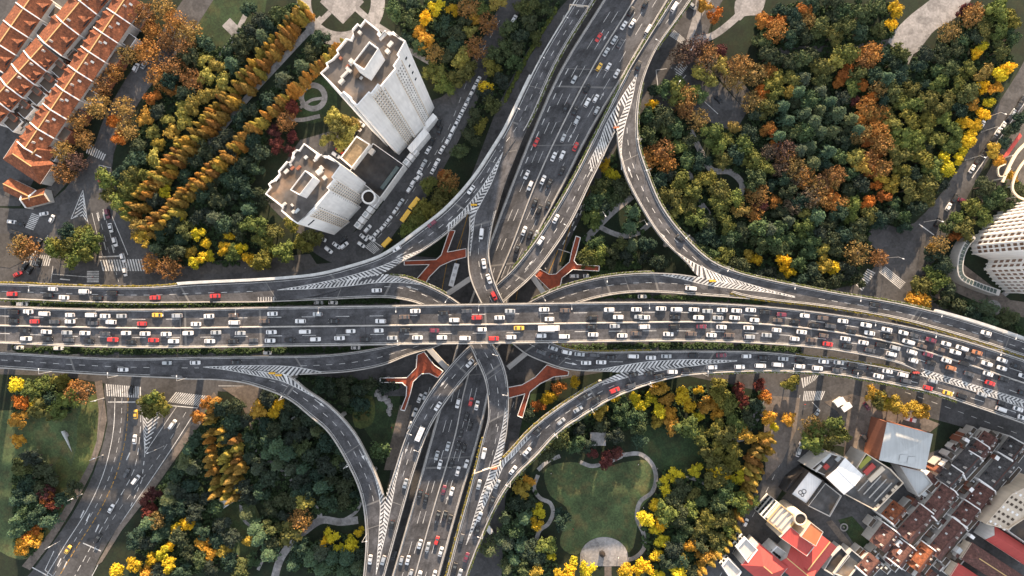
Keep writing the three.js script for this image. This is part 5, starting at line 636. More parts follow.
function addTree(k, px, py, src) {
  const [fam, tints, , [r0, r1], hr] = KIND[k]; let r = rr(r0, r1), h = r * hr * (fam === 'cone' ? rr(0.7, 1.15) : rr(0.85, 1.15));
  const top = fam === 'cone' ? h * 0.62 : h * 0.72, v = at(px, py, top); v.y = 0;
  const g = toPx(v);
  if (underDeck(v.x, v.z, h, r * 0.10)) { r *= 0.55; h *= 0.5; if (underDeck(v.x, v.z, h, r * 0.06)) return false; }
  if (fam !== 'cone') for (const [L, w] of pathLines) for (const q of L) if (Math.hypot(q[0] - g[0], q[1] - g[1]) < w / 2 + (w > 5 ? 4.5 : 3.2)) return false;
  for (const b of blockers) if (inPoly(g[0], g[1], b)) return false;
  treeList.push({ k, v, r, h, px, py, fam, tints, big: r * (src ? 1 : 0.9) }); return true;
}
const MIX = { cam: ['grn', 'grn', 'cam', 'dgr', 'lim'], obr: ['obr', 'brn', 'dgr', 'grn'], ora: ['obr', 'red', 'oye'], blu: ['dgr', 'grn', 'dgr'], dgr: ['grn', 'dgr', 'blu'], grn: ['dgr', 'cam', 'dgr'], yel: ['oye', 'yel', 'cam'], oye: ['yel', 'obr'], brn: ['obr', 'dgr', 'brn'], lim: ['cam', 'grn', 'oye'], red: ['red', 'obr'] };
for (const [k0, s] of Object.entries(TREES)) for (const [x, y] of pts(s)) { const k = rnd() < 0.08 ? pick(MIX[k0]) : k0; addTree(k, x + rr(-1, 1), y + rr(-1, 1), 1); }
for (const [k, x0, y0, x1, y1, n, j] of ROWS) for (let i = 0; i < n; i++) { const t = (i + rr(-0.25, 0.25)) / (n - 1); addTree(rnd() < 0.25 ? (k === 'con' ? 'coy' : 'con') : k, x0 + (x1 - x0) * t + rr(-j, j) * 0.6, y0 + (y1 - y0) * t + rr(-j, j) * 0.6, 1); }
// fill the woods between the trees placed above, each new tree taking the kind of its nearest neighbour
const seeds = treeList.slice();
const WOODS = ['150,90 200,40 235,30 300,0 330,40 300,110 268,140 250,190 270,260 180,272 130,230 118,200', '640,100 700,130 745,128 760,80 755,20 800,0 890,0 900,40 890,52 930,50 960,15 1010,0 1014,70 960,165 930,200 900,225 870,220 870,245 850,285 770,278 715,262 660,205 642,160', '390,0 500,0 455,85 410,45', '500,5 560,0 500,105 470,140 460,150 480,85', '262,390 300,402 330,436 350,470 362,500 360,576 290,570 300,530 250,570 130,576 150,500 190,440 215,400 250,420', '520,470 500,520 480,576 560,576 545,520 535,490', '660,470 735,440 745,500 700,576 650,576 640,530 655,500', '14,380 78,380 80,398 70,412 14,412', '14,456 48,470 60,510 30,560 14,540', '590,180 612,140 620,180 640,220 660,262 590,268 582,240', '940,230 980,190 1020,170 1020,200 990,212 955,240 940,290 1024,320 1024,335 960,312 920,300', '600,395 760,380 765,430 720,460 690,430 640,425 560,450 545,430', '300,378 400,380 395,400 360,420 330,402'];
const OPEN = ['688,126 704,128 716,164 744,176 746,200 734,200 706,182', '590,236 620,200 640,190 640,206 616,232 700,236 708,250 660,236 612,246', '196,150 214,128 262,74 305,20 320,26 290,66 240,120 214,146', '222,505 262,500 262,560 240,560', '528,465 545,462 560,500 560,545 530,545 545,512', '545,470 575,460 655,462 655,495 640,510 634,560 575,560 562,520', '640,430 690,432 704,466 672,474', '720,30 752,28 752,55 726,58', '205,0 240,-10 258,5 225,48 206,50', '296,80 332,80 334,112 300,118', '300,20 384,-20 380,40 330,40', '885,45 905,15 930,-10 980,-10 960,20 925,45 915,56', '362,396 398,390 398,430 380,430', '216,512 246,508 256,545 230,560', '318,514 362,510 362,528 300,545 280,560', '14,412 100,412 96,440 64,500 50,460 16,450', '205,385 262,384 262,402 222,400'].map(pts);
for (const W of WOODS) {
  const P = pts(W), xs = P.map((p) => p[0]), ys = P.map((p) => p[1]), area = P.reduce((a, p, i) => { const q = P[(i + 1) % P.length]; return a + p[0] * q[1] - q[0] * p[1]; }, 0) / 2;
  for (let n = 0; n < Math.abs(area) / 16; n++) {
    const x = rr(Math.min(...xs), Math.max(...xs)), y = rr(Math.min(...ys), Math.max(...ys)); if (!inPoly(x, y, P) || OPEN.some((o) => inPoly(x, y, o))) continue;
    const v = at(x, y, 6), g = toPx({ x: v.x, z: v.z }); if (Object.values(STREETS).some((s) => inPoly(g[0], g[1], pts(s)))) continue;
    let bd = 1e9, bk = null; for (const t of seeds) { const d = (t.px - x) ** 2 + (t.py - y) ** 2; if (d < bd && t.fam !== 'cone') { bd = d; bk = t.k; } } if (bd > 900) bk = 'dgr'; if ((bk === 'obr' || bk === 'ora' || bk === 'brn') && (bd > 90 || rnd() < 0.35)) bk = rnd() < 0.5 ? 'dgr' : rnd() < 0.5 ? 'grn' : 'cam';
    if (treeList.some((t) => Math.hypot(t.px - x, t.py - y) < (t.fam === 'cone' ? 10 : 11.5))) continue;
    addTree(rnd() < 0.12 ? 'dgr' : rnd() < 0.4 ? pick(MIX[bk]) : bk, x, y, 0);
  }
}
const TNAME = { cam: 'camphor_tree', grn: 'broadleaf_tree', dgr: 'evergreen_tree', blu: 'cedar_tree', yel: 'ginkgo_tree', oye: 'elm_tree', ora: 'maple_tree', obr: 'plane_tree', brn: 'oak_tree', red: 'red_maple_tree', lim: 'linden_tree', con: 'redwood_tree', coy: 'redwood_tree' };
{ // numbering from the left within kind and place makes each label unique
  treeList.sort((a, b) => a.px - b.px); const count = new Map();
  for (const t of treeList) {
    const key = KIND[t.k][2] + '|' + regionOf(t.px, t.py), n = (count.get(key) || 0) + 1; count.set(key, n); const [word, where] = key.split('|');
    const o = thing(TNAME[t.k], ord(n) + ' ' + word + ' from left ' + where, 'tree', t.v, 'autumn trees ' + where);
    o.rotation.y = rr(0, 6.28);
    const th = t.fam === 'cone' ? t.h * 0.8 : t.h * 0.5, tr = 0.05 * t.r + 0.08;
    const tk = mesh('trunk', t.fam === 'cone' ? coneTrunk : trunkGeo, t.fam === 'open' ? barkPale : bark, o); tk.scale.set(tr, th, tr);
    const geo = pick(CROWN[t.fam]), c = mesh('crown', geo, pick(t.tints), o), y0 = t.fam === 'cone' ? t.h * 0.06 : t.h * 0.14, bh = geo.boundingBox || (geo.computeBoundingBox(), geo.boundingBox);
    c.scale.set(t.r * rr(0.94, 1.06), (t.h - y0) / bh.max.y, t.r * rr(0.94, 1.06)); c.position.y = y0;
  }
  console.log('trees', treeList.length);
}
// undergrowth below the woods, nothing one could count
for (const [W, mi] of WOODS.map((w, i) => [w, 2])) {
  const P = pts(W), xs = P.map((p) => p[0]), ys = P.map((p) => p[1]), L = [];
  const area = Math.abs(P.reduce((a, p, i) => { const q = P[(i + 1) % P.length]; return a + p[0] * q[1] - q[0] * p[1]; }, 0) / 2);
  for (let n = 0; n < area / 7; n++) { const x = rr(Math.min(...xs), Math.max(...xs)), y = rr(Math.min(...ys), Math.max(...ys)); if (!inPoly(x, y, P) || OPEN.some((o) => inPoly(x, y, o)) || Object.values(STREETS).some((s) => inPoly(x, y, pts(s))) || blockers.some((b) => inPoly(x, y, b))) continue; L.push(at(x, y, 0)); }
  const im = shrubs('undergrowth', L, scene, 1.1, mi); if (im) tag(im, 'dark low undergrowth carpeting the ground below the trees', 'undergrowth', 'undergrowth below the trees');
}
// ---------------------------------------------------------------- vehicles
function shell(St) { // loft of rounded cross-sections along x: St = [x, halfWidth, y0, y1, topInset]
  const pos = [], idx = [], N = 10; const sec = ([x, w, y0, y1, ti]) => [[-w * 0.96, y0], [-w, y0 + (y1 - y0) * 0.35], [-w, y0 + (y1 - y0) * 0.75], [-w + ti * 0.35, y1 - 0.04], [-w + ti, y1], [w - ti, y1], [w - ti * 0.35, y1 - 0.04], [w, y0 + (y1 - y0) * 0.75], [w, y0 + (y1 - y0) * 0.35], [w * 0.96, y0]].map(([z, y]) => [x, y, z]);
  St.forEach((s) => sec(s).forEach((p) => pos.push(...p)));
  for (let i = 1; i < St.length; i++) for (let k = 0; k < N; k++) { const a = (i - 1) * N + k, b = (i - 1) * N + (k + 1) % N, c = i * N + (k + 1) % N, d = i * N + k; idx.push(a, b, c, a, c, d); }
  for (const i of [0, St.length - 1]) for (let k = 1; k < N - 1; k++) idx.push(i * N, i * N + k, i * N + k + 1);
  const g = new THREE.BufferGeometry(); g.setAttribute('position', new THREE.Float32BufferAttribute(pos, 3)); g.setIndex(idx); const n = g.toNonIndexed(); n.computeVertexNormals(); return n;
}
const quad = (P) => { const g = new THREE.BufferGeometry(); g.setAttribute('position', new THREE.Float32BufferAttribute([0, 1, 2, 0, 2, 3].flatMap((i) => P[i]), 3)); g.computeVertexNormals(); return g; };
const wheelGeo = (() => { const g = new THREE.CylinderGeometry(0.33, 0.33, 0.22, 14); g.rotateX(Math.PI / 2); return g; })();
function carModel(l, w, hood, roof, belt, cab, nose) { // cab = [rear foot, roof rear, roof front, windscreen foot]
  const a = l / 2, b = w / 2;
  const body = mergeGeometries([shell([[-a, b * 0.78, 0.34, belt * 0.86, 0.12], [-a + 0.16, b * 0.92, 0.26, belt * 0.97, 0.14], [-a + 0.6, b, 0.22, belt, 0.14], [a - 1.0, b, 0.22, hood + 0.03, 0.16], [a - 0.4, b * 0.95, 0.22, hood - 0.05, 0.2], [a - 0.1, b * 0.82, 0.26, hood - 0.16, 0.2], [a, b * 0.66, 0.36, hood - 0.28, 0.16]]),
    shell([[cab[1] - 0.02, b * 0.80, belt - 0.05, roof - 0.03, 0.12], [cab[1] + 0.25, b * 0.80, belt - 0.05, roof, 0.12], [(cab[1] + cab[2]) / 2, b * 0.81, belt - 0.05, roof + 0.03, 0.12], [cab[2] + 0.02, b * 0.79, belt - 0.05, roof - 0.03, 0.12]])]);
  const y1 = roof - 0.01, y0 = belt - 0.02;
  return { body, wheel: [[a * 0.62, b - 0.12], [a * 0.62, -b + 0.12], [-a * 0.60, b - 0.12], [-a * 0.60, -b + 0.12]],
    windscreen: quad([[cab[3], hood + 0.0, -b * 0.84], [cab[3], hood + 0.0, b * 0.84], [cab[2] + 0.03, y1, b * 0.68], [cab[2] + 0.03, y1, -b * 0.68]]), rear_window: quad([[cab[0], y0, b * 0.82], [cab[0], y0, -b * 0.82], [cab[1] - 0.03, y1, -b * 0.68], [cab[1] - 0.03, y1, b * 0.68]]),
    side_window: [1, -1].map((s) => quad([[cab[0], y0, s * b * 0.86], [cab[3], hood, s * b * 0.86], [cab[2] + 0.02, y1 - 0.06, s * b * 0.805], [cab[1], y1 - 0.06, s * b * 0.805]])),
    lamp: [1, -1].map((s) => box(0.12, 0.12, 0.34, a - 0.1, hood - 0.28, s * b * 0.66)), tail: [1, -1].map((s) => box(0.06, 0.14, 0.34, -a + 0.02, belt - 0.2, s * b * 0.62)) };
}
const MODEL = { sedan: carModel(4.55, 1.84, 0.92, 1.42, 0.95, [-1.75, -1.0, 0.42, 1.18]), hatchback: carModel(4.2, 1.80, 0.94, 1.48, 0.98, [-1.98, -1.62, 0.30, 1.12]), 'crossover': carModel(4.65, 1.90, 1.02, 1.68, 1.08, [-2.2, -1.9, 0.36, 1.15]), minivan: carModel(5.0, 1.92, 1.06, 1.88, 1.12, [-2.45, -2.25, 1.0, 1.75]) };
const paintMat = (r, g, b, m = 0) => new THREE.MeshPhysicalMaterial({ color: lin(r, g, b), roughness: 0.42, metalness: m, clearcoat: 0.8, clearcoatRoughness: 0.12 });
const CARC = { w: ['white', paintMat(0.72, 0.72, 0.715)], b: ['black', new THREE.MeshPhysicalMaterial({ color: lin(0.008, 0.008, 0.009), roughness: 0.5, clearcoat: 0.25, clearcoatRoughness: 0.2 })], s: ['silver', paintMat(0.42, 0.44, 0.45, 0.3)], g: ['dark grey', paintMat(0.07, 0.072, 0.078, 0.2)], r: ['red', paintMat(0.55, 0.025, 0.02)], y: ['yellow', paintMat(0.78, 0.46, 0.05)], n: ['bronze', paintMat(0.13, 0.095, 0.075, 0.2)], p: ['maroon', paintMat(0.16, 0.02, 0.04)], o: ['orange brown', paintMat(0.42, 0.17, 0.07)] };
const lampMat = std(0.75, 0.75, 0.72, 0.2), tailMat = std(0.4, 0.015, 0.012, 0.3), tyre = std(0.015, 0.015, 0.016, 0.85);
const proto = new Map();
function vehicle(type, c) {
  const key = type + c; if (!proto.has(key)) {
    const g = new THREE.Group(), m = MODEL[type], part = (n, geo, mat) => { const x = new THREE.Mesh(geo, mat); x.name = n; x.castShadow = x.receiveShadow = true; g.add(x); return x; };
    part('body', m.body, CARC[c][1]); part('windscreen', m.windscreen, M.glass); part('rear_window', m.rear_window, M.glass); m.side_window.forEach((q) => part('side_window', q, M.glass));
    m.wheel.forEach(([x, z]) => part('wheel', wheelGeo, tyre).position.set(x, 0.33, z)); m.lamp.forEach((q) => part('headlight', q, lampMat)); m.tail.forEach((q) => part('tail_light', q, tailMat));
    proto.set(key, g);
  }
  return proto.get(key).clone();
}
// list entries: x,y,colour; capitals are vans
const CARS = {
  M1: '14.7,312,b 29.4,311.5,w 45.6,313.7,W 71,315,w 92,315,W 106,316,w 122.5,316,s 158,315,y 178,315.6,s 209.6,316,w 234,315.4,n 273,313.7,w 318,314,s 415.5,311,w 444,313,b 467,311,g 510,311,s 544,309.5,w 565,310.4,n 609,309.7,w 636,309.5,w 660.6,308.6,w 676,309.5,W 693.5,309.6,w 707,311,s 721.6,310,w 736,310.7,w 750,310,w 765,312,b 781,314.5,p 804,315.7,w 822,318,n 842,321,w 865,325,w 886,329.5,w 902.5,332.7,w 914,335.5,g 930,340,p 945,343.7,w 960.5,348,W 976,352.5,o 1001,360,w 1015,366,b',
  M2: '14.7,320.6,b 35.6,321.5,r 55.6,321.6,g 71,321.4,w 94,323,g 112,322,w 142.7,323.7,r 196.7,324,w 235,322.5,W 265,321,n 301,321,w 334,321,b 381,321,w 404.6,317,n 454.6,320,w 477,317.6,r 499.6,317.6,w 549.5,319,w 592,317.6,b 618,317,w 639,316.7,s 644.5,317.5,w 675,317,b 698,317.5,w 717.5,317.7,s 734,317.7,w 754,320,w 777,320,n 794,321.5,b 813.7,325,b 829.7,326,g 850.5,331,b 868.7,333,w 887.5,336.7,b 907,341.7,W 921,346,n 939,349.5,n 954,352,w 969,358,g 985.5,363.5,w 1000.5,368,w 1022.5,376,w',
  M3: '25.6,330.4,b 47.5,331.7,w 68,332.5,s 86,333,w 106,333.7,g 127,333,w 146,333.6,w 167,334,w 189,333,w 216.7,332.4,s 241,333,s 272,332,w 305.6,331.5,W 351,331,w 379,330.4,w 404.6,330,b 434.6,330.5,p 482,329.4,w 519,328,y 591.6,326.7,b 614.5,326,s 644,326.7,W 674,326.7,b 701,326.5,p 721,327,w 748,327.7,w 776,330,w 801,332,w 823,335.5,n 844.6,338.7,w 862.6,342.5,w 880,345,b 894,347.7,s 911,352,w 927,354.5,p 945.5,360.5,w 963,363.5,b 987,373.7,w 1003,379,b',
  M4: '27.7,338.4,w 48.7,338.5,b 70,339.5,g 90,340.5,b 114,339.5,r 132,341.7,b 154.5,340,r 174.5,341,w 210.5,341,w 233.6,341,b 254,340,g 270.7,340.5,w 290,339.7,b 316,339,w 340,338,w 366,339,b 392.5,337.7,s 417.7,337.5,w 442,337.4,w 465,338,W 493.7,338.4,r 511,337,w 541,335.5,w 564,336.4,W 593,334.5,w 622,335.5,w 636,333.4,n 668,334,w 691,333.7,n 711,335,w 729,335,n 749,336.7,s 766,335,s 794,338.7,w 811,340,n 827,344,r 846.7,346,b 869,350,g 890.5,354,w 912.5,360.5,w 930,363,b 950,368,o 968,374,g 989,383,r 1022,393,b',
  A1: '13,294,r 54,289,w 65,297.5,w 49,295,b 85,291.5,w 98.5,298,b 113,293,b 155.7,297.7,r 215.7,296,r 471,190,w 432,224,p 397,249,w', A2: '377,290.4,w 484,452.6,W 479,484,s 461.5,538,g 454.6,567,b',
  B: '481.5,234,W 484,264,w 489,279,w 494,296,r 541,352,g 553,348,s 566.6,352,w 579.5,354,s 594,354.6,g 555,357,b 611,357,b 633,356,W 586,362.6,w 601,362,w 650.6,357.5,w 666,356,s 693,355,b 721,355,p 746,356,w 763,357.5,b 672,371.5,w 687,370,b 711.5,367,w 739,366.5,w 759.6,365.5,W 782.6,358.6,s 800,359.6,b 823,361.4,w 838,362.4,s 852,365,b 872,368,b 886.7,371,w 777,364.4,W 799,366,w 816.7,368,w 836.5,370,g 857,372,b 877.6,376,w 902,374.7,w 914.7,377,b 932,380.6,s 961,395.6,b 981,394,s 1001,403,b 1017,408.7,w 905,380.6,g 927,387.7,r 947,393,y 1000,409,W 1021.6,417.5,w',
  R: '614.5,390,r 631,385,g 633,374.6,b 649,373,b 659,376,b 596,399,b 583,397,b 578,409,s 561,421,s 537,430.5,b 527,451,w 513,469.5,w 497,483.5,s 492,501,b 487,491,s 479.6,516,w 477,531,b 466.5,556.5,p 460,573,s', G: '679.5,238.5,b 874,304.7,b 985,333,w', F: '690.6,288.5,W 470,363,w 438,406,w 405.6,483,s 392,524.5,b 383.5,559.5,s', C2: '370.5,559,w', D: '124,369.4,w 167.7,362.6,s 196,362.4,w 237,362,b 555.7,219,w 540.5,241,w 674,7.5,W 638,66,b',
  N: '623.5,26,w 614,40.6,s 620,44,g 606,52.5,s 599,67.5,y 608,67.5,w 598.5,38,r 630.7,12,b 645,4,b 632,24,w 648,30,W 616.5,74,w 587,89,b 574,80,s 595.6,99,w 587,103,w 565.6,108,b 575,111,b 596.5,111,s 576.6,121,s 536,142.5,r 563,138.5,s 575.4,147,r 553.5,157,w 562,155.6,w 562,171,b 526.6,175,w 543,180,w 549,184,b 530,186,w 534.5,203,b 539,209.5,b 548,205,b 524,231,w 530,234.5,b 517,249,b 536,235,s 458,403,w 471,401.6,r 477,405,w 466.5,416.6,b 470,426,b 461,433,b 448,446,s 458,446,b 464,448.5,b 437,455,s 440,464,w 451.5,464,b 466.5,463.5,w 458,470.7,w 444,489.5,p 452,491,w 420,494,b 426,498,b 438,515,b 445,515,b 450,519,b 420,543.6,w 428,546.5,s 437,540,r 441,551,w 408,559.6,w 401.5,560,s 411,573,s 419.6,575,w 434.6,574,w',
};
const WHERE = { M1: 'in the top lane of the widest viaduct', M2: 'in the second lane of the widest viaduct', M3: 'in the third lane of the widest viaduct', M4: 'in the bottom lane of the widest viaduct', A1: 'on the ramp from left to the towers', A2: 'on the ramp diving under from left', B: 'on the ramp curving off to the right', R: 'on the lower right curved ramp', G: 'on the ramp along the upper right wood', F: 'on the ramp crossing to lower left', C2: 'on the lower left curved ramp', D: 'on the ramp from left to upper right', N: 'on the many laned road through the centre' };
const carJobs = [];
for (const [k, s] of Object.entries(CARS)) for (const [x, y, c] of chop(s)) {
  const id = k[0] === 'M' ? 'M' : k, D = decks[id], q = deckFind(D, +x, +y); let d = q.t.clone(); if (D.flip) d.negate(); if (id === 'M' && (k === 'M1' || k === 'M2')) d.negate(); if (id === 'N' && q.f > 0.5) d.negate();
  const h = id === 'B' ? topAt(+x, +y, ['B', 'R', 'M']) : id === 'R' ? topAt(+x, +y, ['R', 'B', 'A2']) : id === 'A2' ? topAt(+x, +y, ['A2', 'R']) : id === 'D' ? topAt(+x, +y, ['D', 'C2', 'G']) : id === 'F' ? topAt(+x, +y, ['F', 'C2', 'G']) : id === 'G' ? topAt(+x, +y, ['G', 'F']) : q.h;
  carJobs.push({ c, p: at(+x, +y, h + 0.02), d, where: WHERE[k], px: +x, grp: 'cars on the elevated roads' });
}
// street level: x,y,colour,heading in degrees of the picture (0 right, 90 down)
const GROUND = {
  'at the upper left junction': '101,178,r,95 45,214,w,170 53,219,w,-65 40,242.5,b,-55 36,255,w,-60 40,262.5,b,-70 26,266,b,-60 31,270,b,-60 19,274,r,-25 20.6,224,b,10 13,222,w,5 24,235,b,15 15,232.5,b,15 108.5,214,p,80 111.6,228,w,80 116,242,w,75 124,258,w,75 126,272,w,80 137,68,w,-65 145,65,s,-60',
  'in the street below the towers': '395.6,211,w,-55 389,220,w,-50 383,227.5,w,-50 376,234,w,-50 371.5,238.5,w,30 368,229,w,-50 364,237.5,w,40 361.5,244.6,w,35 337,245.6,w,35 329,250,w,40 322,238.5,W,30 344.6,245.6,w,-40 343.7,240,b,-40 414,182,w,-55 410,189,w,-55 428.5,150,w,-60 420,171.5,w,-60 437,163,w,-60 433.5,170,w,-60 442,150,w,-60 427,182.5,r,-55 439,122.5,b,-70 440,130,b,-70 432,142.5,b,-65 419,177,w,-55 424,164,s,-60 401,203,s,-55',
  'parked along the towers street': '478,81,w,-62 475,87,w,-62 472,93,w,-62 469,99,s,-62 466,105,w,-62 463,111,w,-62 460,117,w,-62 457,123,w,-62 454,129,W,-62 451,135,w,-62 448,141,w,-62 494,55,b,-62 514,20,w,-62 511,26,w,-62',
  'parked in the yard between the towers': '361,124,w,35 357.5,128.5,w,35 354,133,b,35 350.5,137.5,w,35 347,142,y,35 343.5,146.5,w,35 340,151,r,35 336.5,155.5,w,35',
  'on the right hand street': '954,198.5,b,-58 947.5,207,w,-58 961.6,201,p,20 936.6,222.5,b,-60 981,125,w,-60 1017,107,b,-58 1012,113,s,-58 1007,119,b,-58 1002,126,w,-58 997,132,w,-58 992,139,b,-58 987,146,b,-58 982,153,b,-58 977,160,b,-58 971,169,w,-58 1021,100,b,-58',
  'on the lower left street': '135.6,439,w,-85 127.5,473,g,-65 137,479,W,-55 112,508,w,-60 99,537.5,b,-60 69,549,y,-58 136.5,414,y,-88 173.6,424,W,-55 132,390,b,-85',
  'on the lower right street': '864,437.5,g,50 816,413,s,-60 810,428,s,-65 745,522,w,-62 866,406,p,50 806,440,w,-70 798,452,w,-70 803,444,w,20 799,449,s,-70 846,482,b,50',
  'on the street under the viaducts': '587.6,276,w,0 642,296.5,w,0 333.5,302.6,w,0 574,276,w,0 319,302.5,s,0 60,348,w,0 20,347.5,w,0 24,304,W,0 420,398,w,-70 415,412,s,-70 411,425,w,-70 425,396,s,-70 268,352.6,w,0 356,347.5,w,0 394.5,555,g,-72',
  'beside the top right crossing': '692,7,s,40 701,0,s,-50 718,100,b,45',
};
for (const [w, s] of Object.entries(GROUND)) for (const [x, y, c, a] of chop(s)) { const r = +a * Math.PI / 180; carJobs.push({ c, p: at(+x, +y, 0.05), d: new THREE.Vector3(Math.cos(r), 0, Math.sin(r)), where: w, px: +x, grp: 'cars at street level' }); }
carJobs.sort((a, b) => a.px - b.px);
{ const count = new Map();
  carJobs.forEach((j, i) => {
    const van = j.c === j.c.toUpperCase(), c = j.c.toLowerCase(), u = HASH(i, 7, 3), type = van ? 'minivan' : u < 0.56 ? 'sedan' : u < 0.76 ? 'hatchback' : 'crossover';
    const key = CARC[c][0] + ' ' + type + '|' + j.where, n = (count.get(key) || 0) + 1; count.set(key, n); const [kind, where] = key.split('|');
    const o = vehicle(type, c); o.name = numbered(type.replace(/ /g, '_')); scene.add(o); o.position.copy(j.p); o.rotation.set(0, Math.atan2(-j.d.z, j.d.x) + (HASH(i, 2, 9) - 0.5) * 0.06, Math.asin(Math.max(-1, Math.min(1, j.d.y)))); o.rotation.order = 'YXZ';
    tag(o, ord(n) + ' ' + kind + ' from the left ' + where, type === 'minivan' ? 'van' : 'car', j.grp);
  });
  console.log('vehicles', carJobs.length); }
// buses and trucks
function bus(name, label, cat, x, y, h, deg, len, wid, hgt, mat, roofMat, dir) {
  const o = thing(name, label, cat, at(x, y, h)); o.rotation.y = dir ? Math.atan2(-dir.z, dir.x) : -deg * Math.PI / 180;
  const a = len / 2, b = wid / 2; mesh('body', shell([[-a, b * 0.96, 0.4, hgt - 0.05, 0.18], [-a + 0.1, b, 0.35, hgt, 0.2], [a - 0.25, b, 0.35, hgt, 0.2], [a, b * 0.95, 0.45, hgt - 0.12, 0.22]]), mat, o);
  mesh('windscreen', box(0.06, hgt * 0.42, wid * 0.86, a + 0.005, hgt * 0.62, 0), M.glass, o); for (const s of [1, -1]) for (let i = 0; i < Math.floor(len / 1.6) - 1; i++) mesh('side_window', box(1.3, hgt * 0.28, 0.05, -a + 1.4 + i * 1.6, hgt * 0.66, s * (b + 0.004)), M.glass, o);
  for (let i = 0; i < 3; i++) mesh('roof_hatch', box(len * 0.13, 0.16, wid * 0.5, -a + len * (0.2 + 0.3 * i), hgt + 0.06, 0), roofMat, o);
  for (const [px, pz] of [[a * 0.62, b - 0.1], [a * 0.62, -b + 0.1], [-a * 0.6, b - 0.1], [-a * 0.6, -b + 0.1]]) { const w = mesh('wheel', wheelGeo, tyre, o); w.scale.setScalar(1.4); w.position.set(px, 0.46, pz); }
  return o;
}
const busWhite = paintMat(0.75, 0.75, 0.75), busYellow = paintMat(0.85, 0.50, 0.02), roofGrey = std(0.5, 0.5, 0.5, 0.6);
bus('city_bus', 'long white bus on the dark street beside the red footbridge', 'bus', 454.5, 275, 0.05, -75, 11.5, 2.5, 3.1, busWhite, roofGrey);
bus('coach', 'yellow coach parked furthest up the towers street', 'bus', 415, 204, 0.05, -52, 6.6, 2.4, 2.8, busYellow, busYellow); bus('coach', 'yellow coach parked behind another below the yellow-green trees', 'bus', 406.5, 216.5, 0.05, -54, 6.6, 2.4, 2.8, busYellow, busYellow); bus('coach', 'small yellow bus parked right beside the ramp edge', 'bus', 387.5, 242.5, 0.05, -46, 5.4, 2.3, 2.6, busYellow, busYellow);
{ const q = deckFind(decks.F, 420.5, 433); bus('coach', 'white coach driving down the ramp to lower left', 'bus', 420.5, 433, q.h + 0.02, 0, 6.6, 2.4, 2.9, busWhite, roofGrey, q.t); const m = deckFind(decks.M, 548.5, 328); 
  const o = thing('box_truck', 'long white box truck in the third lane of the widest viaduct', 'truck', at(548.5, 328, m.h + 0.02)); o.rotation.y = Math.atan2(-m.t.z, m.t.x);
  mesh('cargo_box', shell([[-4.7, 1.24, 0.9, 3.45, 0.06], [2.5, 1.24, 0.9, 3.45, 0.06]]), busWhite, o); mesh('cab', shell([[2.75, 1.15, 0.5, 2.5, 0.15], [3.9, 1.15, 0.5, 2.5, 0.2], [4.7, 1.12, 0.5, 1.7, 0.2]]), busWhite, o); mesh('windscreen', quad([[4.55, 1.75, -1], [4.55, 1.75, 1], [3.98, 2.5, 0.9], [3.98, 2.5, -0.9]]), M.glass, o); mesh('chassis', box(8.8, 0.3, 1.0, 0, 0.7, 0), M.dark, o);
  for (const x of [3.4, -2.4, -3.6]) for (const z of [1, -1]) { const w = mesh('wheel', wheelGeo, tyre, o); w.scale.setScalar(1.45); w.position.set(x, 0.48, z); } }
// ---------------------------------------------------------------- footbridges, lamps, small things
function tubeAlong(V, r, seg = 5) { const gs = []; for (let i = 1; i < V.length; i++) { const a = V[i - 1], b = V[i], d = b.clone().sub(a), l = d.length(); if (l < 0.05) continue; const g = new THREE.CylinderGeometry(r, r, l, seg, 1); g.translate(0, l / 2, 0); g.applyQuaternion(new THREE.Quaternion().setFromUnitVectors(new THREE.Vector3(0, 1, 0), d.normalize())); g.translate(a.x, a.y, a.z); gs.push(g); } return mergeGeometries(gs); }
const FB = [['449.5,230 455,230.5 447,252 453,251 466,248.5 466,257 452,260.5 440,266 429,277 425,284 415.5,280 429,264.5 404,265 404,260.8 436,259.6 441,255', 'red footbridge with four arms left of the bus'], ['576,236 580.5,237.5 576.5,253 574,260.5 577,264.5 599.5,266 599,271 573,269.5 562,278 560,287 551,291 534.5,275 540,269 549.5,274.5 556,274 569.5,262 571.5,252', 'red footbridge with arms right of the centre, above the main road'], ['417,355 424,352 434,365 443,371.5 438,378 429,373.5 421.5,374 413,382 409.6,396 404.6,411 400.5,410 406,396 406.5,387 402,383 380,382.4 380,378 406.5,378 416,368', 'red footbridge branching at lower left of the centre'], ['547,365 556,368 569,371.5 568,375.5 554,377 540,384 530,392 522.5,418 517.5,416 525,394 506,399 506,388 522,385 535,377.5', 'red footbridge branching at lower right of the centre']];
for (const [s, l] of FB) { const P = pts(s), g = thing('footbridge', l, 'footbridge', null, 'red footbridges under the interchange'); mesh('walkway', boxUV(prism(P, 5.6, 5.1, 5.6)), M.redDeck, g); const V = P.concat([P[0]]).map((p) => at(p[0], p[1], 6.7)); mesh('railing', tubeAlong(V, 0.12), R.white, g); mesh('railing', tubeAlong(V.map((v) => v.clone().setY(5.75)), 0.15), R.white, g); const c = P.filter((_, i) => i % 3 === 0); for (const p of c) { const m = P.reduce((a, q) => [a[0] + q[0] / P.length, a[1] + q[1] / P.length], [0, 0]), v = at(p[0] * 0.8 + m[0] * 0.2, p[1] * 0.8 + m[1] * 0.2, 5.6); mesh('column', box(0.6, 5.1, 0.6, v.x, 2.55, v.z), M.concrete, g); } }
